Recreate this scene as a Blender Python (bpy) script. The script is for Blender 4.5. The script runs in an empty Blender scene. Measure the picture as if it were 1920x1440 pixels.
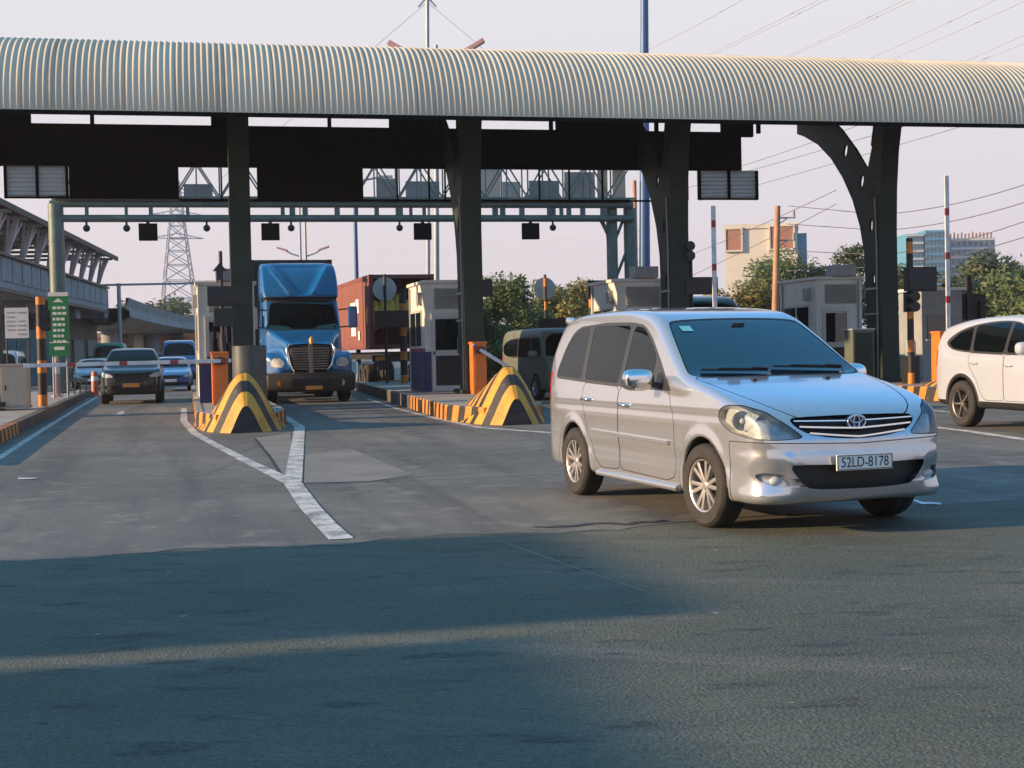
import bpy, bmesh, math, random
import numpy as np
from mathutils import Vector, Matrix, noise as mnoise
from mathutils.geometry import tessellate_polygon
R = math.radians
C = bpy.context.scene.collection
rnd = random.Random(7)
# ------------------------------------------------------------------ camera numbers
FPX, CAMH, PITCH, ROLL = 2600.0, 1.4, R(1.388), R(1.2)
_F = Vector((0, math.cos(PITCH), -math.sin(PITCH)))
_r0 = Vector((1, 0, 0)); _u0 = Vector((0, math.sin(PITCH), math.cos(PITCH)))
_Rt = _r0*math.cos(ROLL) - _u0*math.sin(ROLL)
_Up = _r0*math.sin(ROLL) + _u0*math.cos(ROLL)
CAM = Vector((0, 0, CAMH))
def ray(px, py): return _F + _Rt*((px-960)/FPX) + _Up*((720-py)/FPX)
def G(px, py, z=0.0):                       # where a sight line meets the height z
    d = ray(px, py); k = (z-CAMH)/d.z
    return CAM + d*k
def P(px, py, Y):                           # a point at the distance Y
    d = ray(px, py); return CAM + d*(Y/d.y)
LA = R(13.5)                                # the lanes lead away to the left
Ld = Vector((-math.sin(LA), math.cos(LA), 0)); Cd = Vector((math.cos(LA), math.sin(LA), 0))
# ------------------------------------------------------------------ objects
def prep(o, label=None, cat=None, group=None, kind=None):
    if label: o['label'] = label
    if cat: o['category'] = cat
    if group: o['group'] = group
    if kind: o['kind'] = kind
    return o
def thing(name, label, cat, loc=(0, 0, 0), rz=0.0, group=None):
    o = bpy.data.objects.new(name, None); C.objects.link(o)
    o.empty_display_size = 0.2
    o.location = loc; o.rotation_euler = (0, 0, rz)
    return prep(o, label, cat, group)
def mobj(name, V, F, mats, parent=None, smooth=None, fm=None, loc=None, rz=0.0, bevel=0.0, normals=None):
    me = bpy.data.meshes.new(name)
    me.from_pydata([tuple(v) for v in V], [], [tuple(f) for f in F])
    if not isinstance(mats, (list, tuple)): mats = [mats]
    for m in mats: me.materials.append(m)
    if fm is not None and len(fm) == len(me.polygons): me.polygons.foreach_set('material_index', fm)
    if bevel > 0:
        bm = bmesh.new(); bm.from_mesh(me)
        es = [e for e in bm.edges if len(e.link_faces) == 2 and e.calc_face_angle(0) > 0.5]
        try: bmesh.ops.bevel(bm, geom=es, offset=bevel, segments=2, profile=0.7, affect='EDGES', clamp_overlap=True)
        except Exception: pass
        bm.to_mesh(me); bm.free()
    if smooth is not None:
        for p in me.polygons: p.use_smooth = True
        if smooth < 180: me.set_sharp_from_angle(angle=R(smooth))
    if normals is not None: me.normals_split_custom_set_from_vertices([tuple(n) for n in normals])
    me.update()
    o = bpy.data.objects.new(name, me); C.objects.link(o)
    if parent is not None: o.parent = parent
    if loc is not None: o.location = loc
    if rz: o.rotation_euler = (0, 0, rz)
    return o
def copy_tree(o, parent=None):
    c = o.copy(); C.objects.link(c)
    if parent is not None: c.parent = parent
    for ch in list(o.children): copy_tree(ch, c)
    return c
def basis(d):
    d = Vector(d).normalized(); a = Vector((0, 0, 1)) if abs(d.z) < 0.9 else Vector((1, 0, 0))
    u = d.cross(a).normalized(); return d, u, d.cross(u)
class MB:
    def __init__(s): s.v = []; s.f = []; s.m = []
    def add(s, V, F, m=0):
        n = len(s.v); s.v += [Vector(q) for q in V]; s.f += [[i+n for i in f] for f in F]; s.m += [m]*len(F); return s
    def box(s, c, d, m=0, rz=0.0, ry=0.0, rx=0.0):
        M = Matrix.Translation(c) @ Matrix.Rotation(rz, 4, 'Z') @ Matrix.Rotation(ry, 4, 'Y') @ Matrix.Rotation(rx, 4, 'X')
        V = [M @ Vector((x*d[0]/2, y*d[1]/2, z*d[2]/2)) for x in (-1, 1) for y in (-1, 1) for z in (-1, 1)]
        return s.add(V, [(0, 1, 3, 2), (4, 6, 7, 5), (0, 4, 5, 1), (2, 3, 7, 6), (0, 2, 6, 4), (1, 5, 7, 3)], m)
    def bar(s, a, b, w, h=None, m=0):
        a, b = Vector(a), Vector(b); h = h or w; d, u, w2 = basis(b-a)
        V = [p + u*(i*w/2) + w2*(j*h/2) for p in (a, b) for i, j in ((-1, -1), (1, -1), (1, 1), (-1, 1))]
        return s.add(V, [(3, 2, 1, 0), (4, 5, 6, 7)] + [(i, (i+1) % 4, (i+1) % 4+4, i+4) for i in range(4)], m)
    def cyl(s, a, b, r, r2=None, n=12, m=0, cap=True):
        a, b = Vector(a), Vector(b); r2 = r if r2 is None else r2; d, u, w = basis(b-a)
        V = [a + (u*math.cos(t)+w*math.sin(t))*r for t in (2*math.pi*i/n for i in range(n))]
        V += [b + (u*math.cos(t)+w*math.sin(t))*r2 for t in (2*math.pi*i/n for i in range(n))]
        F = [(i, (i+1) % n, (i+1) % n+n, i+n) for i in range(n)]
        if cap: F += [tuple(range(n))[::-1], tuple(range(n, 2*n))]
        return s.add(V, F, m)
    def tube(s, pts, r, n=6, m=0):
        pts = [Vector(p) for p in pts]; V = []; F = []
        for k, p in enumerate(pts):
            d = (pts[min(k+1, len(pts)-1)] - pts[max(k-1, 0)]); d, u, w = basis(d)
            rr = r[k] if isinstance(r, (list, tuple)) else r
            V += [p + (u*math.cos(2*math.pi*i/n)+w*math.sin(2*math.pi*i/n))*rr for i in range(n)]
        for k in range(len(pts)-1):
            F += [(k*n+i, k*n+(i+1) % n, (k+1)*n+(i+1) % n, (k+1)*n+i) for i in range(n)]
        F += [tuple(range(n))[::-1], tuple(range(len(V)-n, len(V)))]
        return s.add(V, F, m)
    def lathe(s, prof, o=(0, 0, 0), axis='Z', n=24, m=0):     # prof: (radius, height)
        o = Vector(o); V = []; F = []
        for r, h in prof:
            for i in range(n):
                t = 2*math.pi*i/n; a, b = r*math.cos(t), r*math.sin(t)
                V.append(o + (Vector((a, b, h)) if axis == 'Z' else Vector((a, h, b)) if axis == 'Y' else Vector((h, a, b))))
        for k in range(len(prof)-1):
            F += [(k*n+i, k*n+(i+1) % n, (k+1)*n+(i+1) % n, (k+1)*n+i) for i in range(n)]
        return s.add(V, F, m)
    def ball(s, c, r, n=12, m=0, sc=(1, 1, 1)):
        pr = [(math.sin(math.pi*k/n)*1.0, -math.cos(math.pi*k/n)) for k in range(n+1)]
        V = []; F = []; q = n*2
        for a, h in pr:
            V += [Vector(c) + Vector((a*math.cos(2*math.pi*i/q)*sc[0], a*math.sin(2*math.pi*i/q)*sc[1], h*sc[2]))*r for i in range(q)]
        for k in range(n): F += [(k*q+i, k*q+(i+1) % q, (k+1)*q+(i+1) % q, (k+1)*q+i) for i in range(q)]
        return s.add(V, F, m)
    def prism(s, outer, to3, thick, holes=(), m=0, m2=None):  # outline (2D) -> slab; to3(u, v, w) gives the place
        loops = [list(outer)] + [list(h) for h in holes]
        flat = [p for l in loops for p in l]; n = len(flat)
        tris = tessellate_polygon([[Vector((a, b, 0)) for a, b in l] for l in loops])
        V = [to3(a, b, 0) for a, b in flat] + [to3(a, b, thick) for a, b in flat]
        F = [tuple(t) for t in tris] + [tuple(i+n for i in t)[::-1] for t in tris]
        s.add(V, F, m); S = []; k = 0
        for l in loops:
            for i in range(len(l)):
                a, b = k+i, k+(i+1) % len(l); S.append((a, b, b+n, a+n))
            k += len(l)
        return s.add(V, S, m if m2 is None else m2)
    def build(s, name, mats, parent=None, smooth=None, bevel=0.0, loc=None, rz=0.0, fix=True):
        o = mobj(name, s.v, s.f, mats, parent, None, s.m, loc, rz)
        me = o.data
        bm = bmesh.new(); bm.from_mesh(me)
        if fix: bmesh.ops.recalc_face_normals(bm, faces=bm.faces)
        if bevel > 0:
            es = [e for e in bm.edges if len(e.link_faces) == 2 and e.calc_face_angle(0) > 0.5]
            bmesh.ops.bevel(bm, geom=es, offset=bevel, segments=2, profile=0.7, affect='EDGES', clamp_overlap=True)
        bm.to_mesh(me); bm.free()
        if smooth is not None:
            for p in me.polygons: p.use_smooth = True
            if smooth < 180: me.set_sharp_from_angle(angle=R(smooth))
        return o
def text_obj(name, body, size, mat, parent, loc, rot, depth=0.002, align='CENTER', sx=1.0, spacing=1.0):
    cu = bpy.data.curves.new(name, 'FONT'); cu.body = body; cu.size = size; cu.extrude = depth
    cu.align_x = align; cu.align_y = 'CENTER'; cu.space_character = spacing
    cu.materials.append(mat)
    tmp = bpy.data.objects.new(name+'_curve', cu); C.objects.link(tmp); bpy.context.view_layer.update()
    me = bpy.data.meshes.new_from_object(tmp); bpy.data.objects.remove(tmp)
    o = bpy.data.objects.new(name, me); C.objects.link(o); o.parent = parent
    o.location = loc; o.rotation_euler = rot; o.scale = (sx, 1, 1)
    return o
# ------------------------------------------------------------------ materials
class NT:
    def __init__(s, name):
        s.m = bpy.data.materials.new(name); s.m.use_nodes = True; s.t = s.m.node_tree; s.t.nodes.clear()
        s.out = s.n('ShaderNodeOutputMaterial'); s.tc = s.n('ShaderNodeTexCoord')
    def n(s, k, **kw):
        x = s.t.nodes.new(k)
        for a, b in kw.items(): setattr(x, a, b)
        return x
    def l(s, a, b): s.t.links.new(a, b)
    def val(s, sock, v):
        if hasattr(v, 'links') or hasattr(v, 'is_linked'): s.l(v, sock)
        else: sock.default_value = v
    def math(s, op, a, b=0.0, c=None, clamp=False):
        x = s.n('ShaderNodeMath', operation=op, use_clamp=clamp); s.val(x.inputs[0], a); s.val(x.inputs[1], b)
        if c is not None: s.val(x.inputs[2], c)
        return x.outputs[0]
    def noise(s, scale, detail=4, rough=0.55, co=None, dist=0.0):
        x = s.n('ShaderNodeTexNoise'); x.inputs['Scale'].default_value = scale; x.inputs['Detail'].default_value = detail
        x.inputs['Roughness'].default_value = rough; x.inputs['Distortion'].default_value = dist
        s.l(co if co is not None else s.tc.outputs['Object'], x.inputs['Vector']); return x.outputs[0]
    def mapr(s, v, a, b, c=0.0, d=1.0):
        x = s.n('ShaderNodeMapRange', interpolation_type='SMOOTHSTEP'); s.l(v, x.inputs[0])
        for i, q in enumerate((a, b, c, d)): x.inputs[i+1].default_value = q
        return x.outputs[0]
    def scaled(s, v, co=None):
        x = s.n('ShaderNodeMapping'); s.l(co if co is not None else s.tc.outputs['Object'], x.inputs[0]); x.inputs['Scale'].default_value = v; return x.outputs[0]
    def rot(s, a, co=None):
        x = s.n('ShaderNodeMapping'); s.l(co if co is not None else s.tc.outputs['Object'], x.inputs[0]); x.inputs['Rotation'].default_value = a; return x.outputs[0]
    def mix(s, f, a, b):
        x = s.n('ShaderNodeMix', data_type='RGBA'); s.val(x.inputs[0], f)
        for q, c in ((x.inputs[6], a), (x.inputs[7], b)):
            if hasattr(c, 'is_linked'): s.l(c, q)
            else: q.default_value = (*c[:3], 1)
        return x.outputs[2]
    def bsdf(s, col, rough=0.6, metal=0.0, coat=0.0, spec=0.5, bump=None, bstr=0.3, bdist=0.01, trans=0.0):
        b = s.n('ShaderNodeBsdfPrincipled')
        if hasattr(col, 'is_linked'): s.l(col, b.inputs['Base Color'])
        else: b.inputs['Base Color'].default_value = (*col[:3], 1)
        s.val(b.inputs['Roughness'], rough); s.val(b.inputs['Metallic'], metal)
        b.inputs['Coat Weight'].default_value = coat; b.inputs['Coat Roughness'].default_value = 0.04
        b.inputs['Specular IOR Level'].default_value = spec
        if bump is not None:
            q = s.n('ShaderNodeBump'); q.inputs['Strength'].default_value = bstr; q.inputs['Distance'].default_value = bdist
            s.l(bump, q.inputs['Height']); s.l(q.outputs[0], b.inputs['Normal'])
        s.l(b.outputs[0], s.out.inputs[0]); return b
def sc(c, k): return tuple(min(1, x*k) for x in c[:3])
def pm(name, col, rough=0.6, metal=0.0, var=0.25, scale=2.0, bump=0.0, bscale=60.0, coat=0.0, spec=0.5, dirt=0.0, dcol=(0.09, 0.075, 0.06)):
    t = NT(name)
    nz = t.noise(scale, 5, 0.6)
    c = t.mix(t.mapr(nz, 0.3, 0.7), sc(col, 1-var), sc(col, 1+var*0.6))
    rg = rough
    if dirt > 0:
        d = t.noise(scale*1.7, 6, 0.7, co=t.scaled((1, 1, 0.35)))
        dm = t.math('MULTIPLY', t.mapr(d, 0.48, 0.75), dirt)
        c = t.mix(dm, c, dcol); rg = t.math('ADD', t.math('MULTIPLY', dm, 0.3), rough)
    bp = t.noise(bscale, 4, 0.6) if bump > 0 else None
    t.bsdf(c, rg, metal, coat, spec, bp, bump, 0.02)
    return t.m
M = {}
def setup_materials():
    M['silver'] = pm('silver_paint', (0.52, 0.535, 0.565), 0.17, 0.71, 0.03, 1.5, coat=0.9, dirt=0.12, dcol=(0.25, 0.21, 0.18))
    M['white_paint'] = pm('white_car_paint', (0.37, 0.40, 0.46), 0.25, 0.0, 0.03, 1.5, coat=0.8, dirt=0.08, dcol=(0.5, 0.45, 0.4))
    M['dark_paint'] = pm('dark_green_car_paint', (0.012, 0.016, 0.02), 0.3, 0.0, 0.1, 1.5, coat=0.4)
    M['blue_paint'] = pm('blue_car_paint', (0.05, 0.12, 0.28), 0.3, 0.2, 0.1, 1.5, coat=1.0)
    M['grey_paint'] = pm('grey_car_paint', (0.22, 0.23, 0.22), 0.35, 0.2, 0.1, 1.5, coat=0.6, dirt=0.2)
    M['khaki_paint'] = pm('dull_green_grey_paint', (0.13, 0.15, 0.125), 0.45, 0.0, 0.1, 1.5, dirt=0.4)
    M['truck_blue'] = pm('blue_truck_paint', (0.003, 0.105, 0.34), 0.33, 0.0, 0.12, 1.2, coat=0.6, dirt=0.4, dcol=(0.05, 0.06, 0.07))
    M['green_paint'] = pm('green_vehicle_paint', (0.03, 0.22, 0.14), 0.4, 0, 0.1)
    M['glass'] = pm('dark_tinted_glass', (0.004, 0.009, 0.013), 0.03, 0.0, 0.0, spec=0.9)
    M['surround'] = pm('window_surround', (0.035, 0.036, 0.038), 0.3, 0, 0.05)
    M['glass_side'] = pm('side_glass', (0.003, 0.005, 0.006), 0.02, 0.0, 0.0, spec=0.24)
    M['glass_ws'] = pm('windscreen_glass', (0.003, 0.012, 0.022), 0.02, 0.0, 0.0, spec=1.0, coat=0.5)
    M['rubber'] = pm('tyre_rubber', (0.022, 0.021, 0.021), 0.75, 0, 0.3, 8, bump=0.2, dirt=0.35, dcol=(0.08, 0.065, 0.055))
    M['black'] = pm('black_plastic', (0.014, 0.014, 0.015), 0.5, 0, 0.2)
    M['dark_steel'] = pm('black_painted_steel', (0.016, 0.016, 0.018), 0.55, 0, 0.25, 3, dirt=0.2)
    M['chrome'] = pm('chrome', (0.75, 0.75, 0.76), 0.12, 1.0, 0.03)
    M['alloy'] = pm('alloy_wheel', (0.62, 0.58, 0.54), 0.3, 0.8, 0.05, dirt=0.15)
    M['reflector'] = pm('headlight_reflector', (0.46, 0.48, 0.49), 0.35, 0.2, 0.3, 14, bump=0.2, bscale=25)
    M['amber'] = pm('amber_lens', (0.75, 0.22, 0.03), 0.25, 0, 0.2, 6)
    M['lamp'] = pm('headlamp_lens', (0.48, 0.51, 0.52), 0.22, 0.0, 0.25, 9)
    M['red_lens'] = pm('red_lens', (0.45, 0.02, 0.015), 0.2, 0, 0.2)
    M['plate'] = pm('plate_white', (0.78, 0.77, 0.73), 0.4, 0, 0.05)
    M['plate_y'] = pm('plate_yellow', (0.75, 0.30, 0.04), 0.4, 0, 0.08)
    M['ink'] = pm('black_ink', (0.015, 0.015, 0.02), 0.5, 0, 0)
    M['white'] = pm('white_paint', (0.78, 0.76, 0.74), 0.5, 0, 0.08, dirt=0.2)
    M['red'] = pm('red_paint', (0.42, 0.035, 0.03), 0.5, 0, 0.15)
    M['orange'] = pm('orange_box_paint', (0.78, 0.17, 0.02), 0.45, 0, 0.12, 3, dirt=0.15)
    M['blue_box'] = pm('dark_blue_panel', (0.012, 0.025, 0.10), 0.45, 0, 0.2)
    M['maroon'] = pm('maroon_strip', (0.22, 0.03, 0.03), 0.5)
    M['col_green'] = pm('dark_green_steel', (0.026, 0.037, 0.027), 0.6, 0.0, 0.2, 1.5, spec=0.25, bump=0.05, dirt=0.25, dcol=(0.03, 0.03, 0.025))
    M['gantry'] = pm('grey_green_pipe', (0.13, 0.17, 0.15), 0.5, 0.2, 0.2, 2, dirt=0.25)
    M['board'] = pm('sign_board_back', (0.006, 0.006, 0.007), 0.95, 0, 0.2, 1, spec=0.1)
    M['booth'] = pm('booth_panel', (0.64, 0.62, 0.55), 0.55, 0, 0.06, 1.2, dirt=0.35, dcol=(0.2, 0.17, 0.13))
    M['booth_d'] = pm('booth_grille', (0.30, 0.295, 0.26), 0.6, 0, 0.15)
    M['frame'] = pm('door_frame_alu', (0.50, 0.49, 0.46), 0.45, 0.2, 0.08)
    M['concrete'] = pm('concrete', (0.30, 0.28, 0.255), 0.85, 0, 0.2, 1.2, bump=0.25, bscale=30, dirt=0.35)
    M['concrete_b'] = pm('blue_grey_concrete', (0.23, 0.26, 0.28), 0.85, 0, 0.2, 0.5, bump=0.2, bscale=10, dirt=0.3)
    M['kerb_dark'] = pm('dark_kerb', (0.09, 0.075, 0.06), 0.85, 0, 0.3, 2, bump=0.3, bscale=20, dirt=0.3)
    M['tan'] = pm('tan_cabinet', (0.46, 0.36, 0.26), 0.5, 0, 0.08, 1.5, dirt=0.2)
    M['grey'] = pm('grey_paint', (0.30, 0.31, 0.31), 0.5, 0.1, 0.12, dirt=0.2)
    M['sign_back'] = pm('sign_back_alu', (0.42, 0.45, 0.44), 0.45, 0.3, 0.1, 3, dirt=0.15)
    M['sign_green'] = pm('green_sign', (0.01, 0.20, 0.06), 0.4, 0, 0.12, 3)
    M['post_blue'] = pm('blue_mast', (0.035, 0.10, 0.24), 0.45, 0.1, 0.1)
    M['post_grey'] = pm('galvanised_post', (0.27, 0.30, 0.34), 0.5, 0.4, 0.1)
    M['post_sunlit'] = pm('sunlit_orange_pole', (0.42, 0.22, 0.13), 0.7, 0, 0.2)  # orange of the low sun put into the pole colour
    M['lamp_pink'] = pm('lamp_head', (0.50, 0.30, 0.27), 0.5, 0, 0.1)
    M['wire'] = pm('cable', (0.10, 0.10, 0.13), 0.6, 0, 0.05)
    M['wire_l'] = pm('aluminium_cable', (0.40, 0.41, 0.50), 0.5, 0, 0.05)
    M['pylon'] = pm('pylon_steel', (0.5, 0.47, 0.5), 0.6, 0.2, 0.1)
    M['container_red'] = pm('red_container', (0.19, 0.05, 0.04), 0.65, 0, 0.15, 0.8, dirt=0.3)
    M['container_dark'] = pm('dark_container', (0.045, 0.045, 0.045), 0.6, 0, 0.2, 0.8, dirt=0.3)
    M['yellow'] = pm('yellow_tarp', (0.70, 0.40, 0.06), 0.6, 0, 0.2, 2, bump=0.4, bscale=6)
    M['cream'] = pm('cream_wall', (0.58, 0.54, 0.46), 0.8, 0, 0.08, 0.2, dirt=0.1)
    M['brown_panel'] = pm('brown_panel', (0.33, 0.16, 0.11), 0.7, 0, 0.15, 0.5)
    M['tower_teal'] = pm('tower_teal', (0.06, 0.26, 0.40), 0.5, 0, 0.15, 0.05)
    M['tower_pale'] = pm('tower_pale', (0.60, 0.57, 0.52), 0.8, 0, 0.1, 0.05)
    M['tower_grey'] = pm('tower_grey', (0.13, 0.26, 0.34), 0.8, 0, 0.15, 0.05)
    M['win_far'] = pm('far_window', (0.05, 0.08, 0.10), 0.2, 0, 0.3, 0.4)
    M['bark'] = pm('bark', (0.09, 0.07, 0.05), 0.9, 0, 0.3, 6, bump=0.5, bscale=20)
    M['paper'] = pm('paper_notice', (0.62, 0.63, 0.66), 0.6, 0, 0.05)
    M['litter'] = pm('litter_paper', (0.7, 0.7, 0.74), 0.6, 0, 0.05)
    M['teal_wall'] = pm('teal_hoarding', (0.05, 0.11, 0.12), 0.6, 0, 0.25, 1)
    M['shop'] = pm('brown_shop', (0.25, 0.17, 0.12), 0.8, 0, 0.3, 1)
    M['awning'] = pm('orange_awning', (0.55, 0.22, 0.08), 0.7, 0, 0.2, 1)
    M['roof_dark'] = pm('dark_roof', (0.05, 0.04, 0.035), 0.7, 0, 0.3, 1)
    M['mover'] = pm('dark_truck_paint', (0.06, 0.07, 0.065), 0.4, 0, 0.15, coat=0.5)
    # leaves
    def leafm(name, c1, c2, c3):
        t = NT(name); oi = t.n('ShaderNodeObjectInfo')
        geo = t.n('ShaderNodeNewGeometry')
        nz = t.noise(1.1, 3, 0.6); isl = geo.outputs['Random Per Island']
        c = t.mix(isl, c1, c2); c = t.mix(t.mapr(nz, 0.45, 0.7), c, c3)
        b = t.bsdf(c, 0.55, spec=0.3)
        tr = t.n('ShaderNodeBsdfTranslucent'); t.l(c, tr.inputs[0]); mx = t.n('ShaderNodeMixShader'); mx.inputs[0].default_value = 0.25
        t.l(b.outputs[0], mx.inputs[1]); t.l(tr.outputs[0], mx.inputs[2]); t.l(mx.outputs[0], t.out.inputs[0]); return t.m
    M['leaf_g'] = leafm('green_leaves', (0.09, 0.13, 0.05), (0.18, 0.22, 0.085), (0.13, 0.16, 0.06))
    M['leaf_y'] = leafm('yellow_green_leaves', (0.17, 0.17, 0.05), (0.28, 0.23, 0.08), (0.14, 0.16, 0.05))
    M['leaf_d'] = leafm('dark_leaves', (0.065, 0.09, 0.05), (0.12, 0.145, 0.075), (0.09, 0.11, 0.06))
    # ribbed roof
    t = NT('ribbed_roof_sheet'); s = t.n('ShaderNodeSeparateXYZ'); t.l(t.tc.outputs['Object'], s.inputs[0])
    sid = t.math('FLOOR', t.math('DIVIDE', s.outputs[0], 1.096)); wn = t.n('ShaderNodeTexWhiteNoise', noise_dimensions='1D'); t.l(sid, wn.inputs['W'])
    nz = t.noise(0.35, 5, 0.6); st = t.noise(1.6, 5, 0.65, co=t.scaled((2.2, 0.12, 0.12)))
    c = t.mix(wn.outputs[0], (0.52, 0.455, 0.355), (0.60, 0.53, 0.42)); c = t.mix(t.math('MULTIPLY', t.mapr(nz, 0.35, 0.7), 0.35), c, (0.40, 0.37, 0.32))
    c = t.mix(t.math('MULTIPLY', t.mapr(st, 0.52, 0.78), 0.55), c, (0.25, 0.20, 0.16))
    lap = t.math('LESS_THAN', t.math('FRACT', t.math('DIVIDE', s.outputs[0], 1.096)), 0.022); c = t.mix(t.math('MULTIPLY', lap, 0.5), c, (0.16, 0.14, 0.12))
    t.bsdf(c, 0.8, 0.0, spec=0.05); M['roof'] = t.m
    # louvre sheet (light passes through)
    t = NT('translucent_louvre'); b = t.bsdf((0.5, 0.5, 0.47), 0.4)
    tr = t.n('ShaderNodeBsdfTranslucent'); tr.inputs[0].default_value = (0.75, 0.74, 0.70, 1); mx = t.n('ShaderNodeMixShader'); mx.inputs[0].default_value = 0.6
    t.l(b.outputs[0], mx.inputs[1]); t.l(tr.outputs[0], mx.inputs[2]); t.l(mx.outputs[0], t.out.inputs[0]); M['louvre'] = t.m
    # clear lamp cover
    t = NT('clear_lamp_cover'); g = t.n('ShaderNodeBsdfGlossy'); g.inputs['Roughness'].default_value = 0.03; tr = t.n('ShaderNodeBsdfTransparent'); tr.inputs[0].default_value = (0.93, 0.95, 0.95, 1)
    fr = t.n('ShaderNodeFresnel'); fr.inputs[0].default_value = 1.45; mx = t.n('ShaderNodeMixShader'); t.l(t.math('ADD', fr.outputs[0], 0.03), mx.inputs[0])
    t.l(tr.outputs[0], mx.inputs[1]); t.l(g.outputs[0], mx.inputs[2]); t.l(mx.outputs[0], t.out.inputs[0]); M['clear'] = t.m
    # slanted warning stripes; local x runs along the kerb
    def stripes(name, ca, cb, period, slant, wear, axis='x', duty=0.5):
        t = NT(name); s = t.n('ShaderNodeSeparateXYZ'); t.l(t.tc.outputs['Object'], s.inputs[0])
        w = t.noise(6, 3); a = s.outputs[0] if axis == 'x' else s.outputs[2]
        q = t.math('ADD', t.math('ADD', a, t.math('MULTIPLY', s.outputs[2], slant)), t.math('MULTIPLY', w, 0.03))
        fr = t.math('FRACT', t.math('ADD', t.math('DIVIDE', q, period), 100.0))
        f = t.math('LESS_THAN', fr, duty)
        nz = t.noise(2.2, 5, 0.65); c1 = t.mix(t.mapr(nz, 0.35, 0.7), ca, sc(ca, 0.7))
        c = t.mix(f, cb, c1)
        wn = t.noise(5.0, 6, 0.7); c = t.mix(t.math('MULTIPLY', t.mapr(wn, 0.52, 0.72), wear), c, (0.13, 0.11, 0.09))
        t.bsdf(c, 0.6, bump=t.noise(40, 4), bstr=0.25, bdist=0.01); return t.m
    M['kerb_or'] = stripes('orange_black_kerb', (0.62, 0.24, 0.03), (0.018, 0.016, 0.016), 0.62, 0.35, 0.45)
    M['mound_st'] = stripes('yellow_black_mound', (0.60, 0.29, 0.026), (0.016, 0.015, 0.016), 0.50, 0.0, 0.6, duty=0.56)
    M['post_st'] = stripes('orange_black_post', (0.66, 0.22, 0.03), (0.014, 0.013, 0.014), 0.85, 0.0, 0.25, 'z', 0.36)
    M['arm_st'] = stripes('red_white_arm', (0.66, 0.65, 0.64), (0.32, 0.035, 0.035), 1.1, 0.0, 0.12, 'x', 0.84)
    # worn road paint
    t = NT('worn_road_paint'); nz = t.noise(3.0, 8, 0.75); n2 = t.noise(26, 4, 0.7)
    f = t.mapr(t.math('ADD', t.math('MULTIPLY', nz, 0.75), t.math('MULTIPLY', n2, 0.3)), 0.45, 0.64)
    c = t.mix(f, (0.60, 0.585, 0.56), (0.14, 0.13, 0.125)); t.bsdf(c, 0.7, bump=t.noise(90, 3), bstr=0.3, bdist=0.004); M['road_paint'] = t.m
    # asphalt
    t = NT('asphalt'); big = t.noise(0.28, 5, 0.6); mid = t.noise(1.6, 6, 0.65, co=t.scaled((0.5, 1.2, 1))); fine = t.noise(75, 3, 0.75); f2 = t.noise(26, 4, 0.7); grit = t.n('ShaderNodeTexVoronoi'); grit.inputs['Scale'].default_value = 60
    t.l(t.tc.outputs['Object'], grit.inputs['Vector'])
    c = t.mix(t.mapr(big, 0.35, 0.65), (0.074, 0.083, 0.060), (0.106, 0.113, 0.084))
    c = t.mix(t.math('MULTIPLY', t.mapr(mid, 0.50, 0.72), 0.55), c, (0.165, 0.155, 0.142))
    sk = t.noise(0.55, 5, 0.65, co=t.scaled((0.22, 2.4, 1), t.rot((0, 0, R(-14))))); c = t.mix(t.math('MULTIPLY', t.mapr(sk, 0.5, 0.72), 0.55), c, (0.055, 0.06, 0.062))
    sk2 = t.noise(0.8, 5, 0.65, co=t.scaled((0.2, 3.2, 1), t.rot((0, 0, R(20))))); c = t.mix(t.math('MULTIPLY', t.mapr(sk2, 0.52, 0.74), 0.45), c, (0.18, 0.172, 0.16))
    g1 = t.math('ADD', t.math('MULTIPLY', fine, 0.6), t.math('MULTIPLY', f2, 0.4))
    c = t.mix(t.mapr(g1, 0.36, 0.52, 0.62, 0.0), c, (0.022, 0.025, 0.026)); c = t.mix(t.mapr(g1, 0.52, 0.68, 0.0, 0.65), c, (0.25, 0.24, 0.225))
    pits = t.noise(4.5, 3, 0.55, co=t.scaled((0.4, 1.1, 1))); pf = t.math('MULTIPLY', t.mapr(pits, 0.58, 0.66), t.mapr(f2, 0.42, 0.56))
    c = t.mix(t.math('MULTIPLY', pf, 0.8), c, (0.022, 0.026, 0.028))
    sp = t.noise(9.0, 2, 0.5, co=t.scaled((0.7, 1, 1))); c = t.mix(t.math('MULTIPLY', t.mapr(sp, 0.74, 0.79), 0.7), c, (0.36, 0.35, 0.33))
    oil = t.noise(1.1, 4, 0.6, co=t.scaled((1, 1.0, 1), t.rot((0, 0, 0.7)))); c = t.mix(t.math('MULTIPLY', t.mapr(oil, 0.66, 0.76), 0.6), c, (0.03, 0.031, 0.032))
    hgt = t.math('ADD', t.math('MULTIPLY', grit.outputs[0], 0.9), t.math('MULTIPLY', fine, 0.8))
    t.bsdf(c, t.mapr(mid, 0.3, 0.7, 0.72, 0.9), bump=hgt, bstr=0.5, bdist=0.01, spec=0.35); M['asphalt'] = t.m
    # worn concrete / old paving in the lanes
    t = NT('lane_paving'); rc = t.rot((0, 0, -LA)); big = t.noise(0.3, 6, 0.6); st = t.noise(0.9, 5, 0.6, co=t.scaled((1.6, 0.10, 1), rc)); fine = t.noise(45, 3, 0.75); bl = t.noise(2.2, 6, 0.7)
    c = t.mix(t.mapr(big, 0.3, 0.7), (0.100, 0.102, 0.092), (0.172, 0.163, 0.145))
    c = t.mix(t.math('MULTIPLY', t.mapr(st, 0.44, 0.66), 0.85), c, (0.075, 0.073, 0.07))
    c = t.mix(t.math('MULTIPLY', t.mapr(bl, 0.50, 0.70), 0.6), c, (0.27, 0.245, 0.215))
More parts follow.
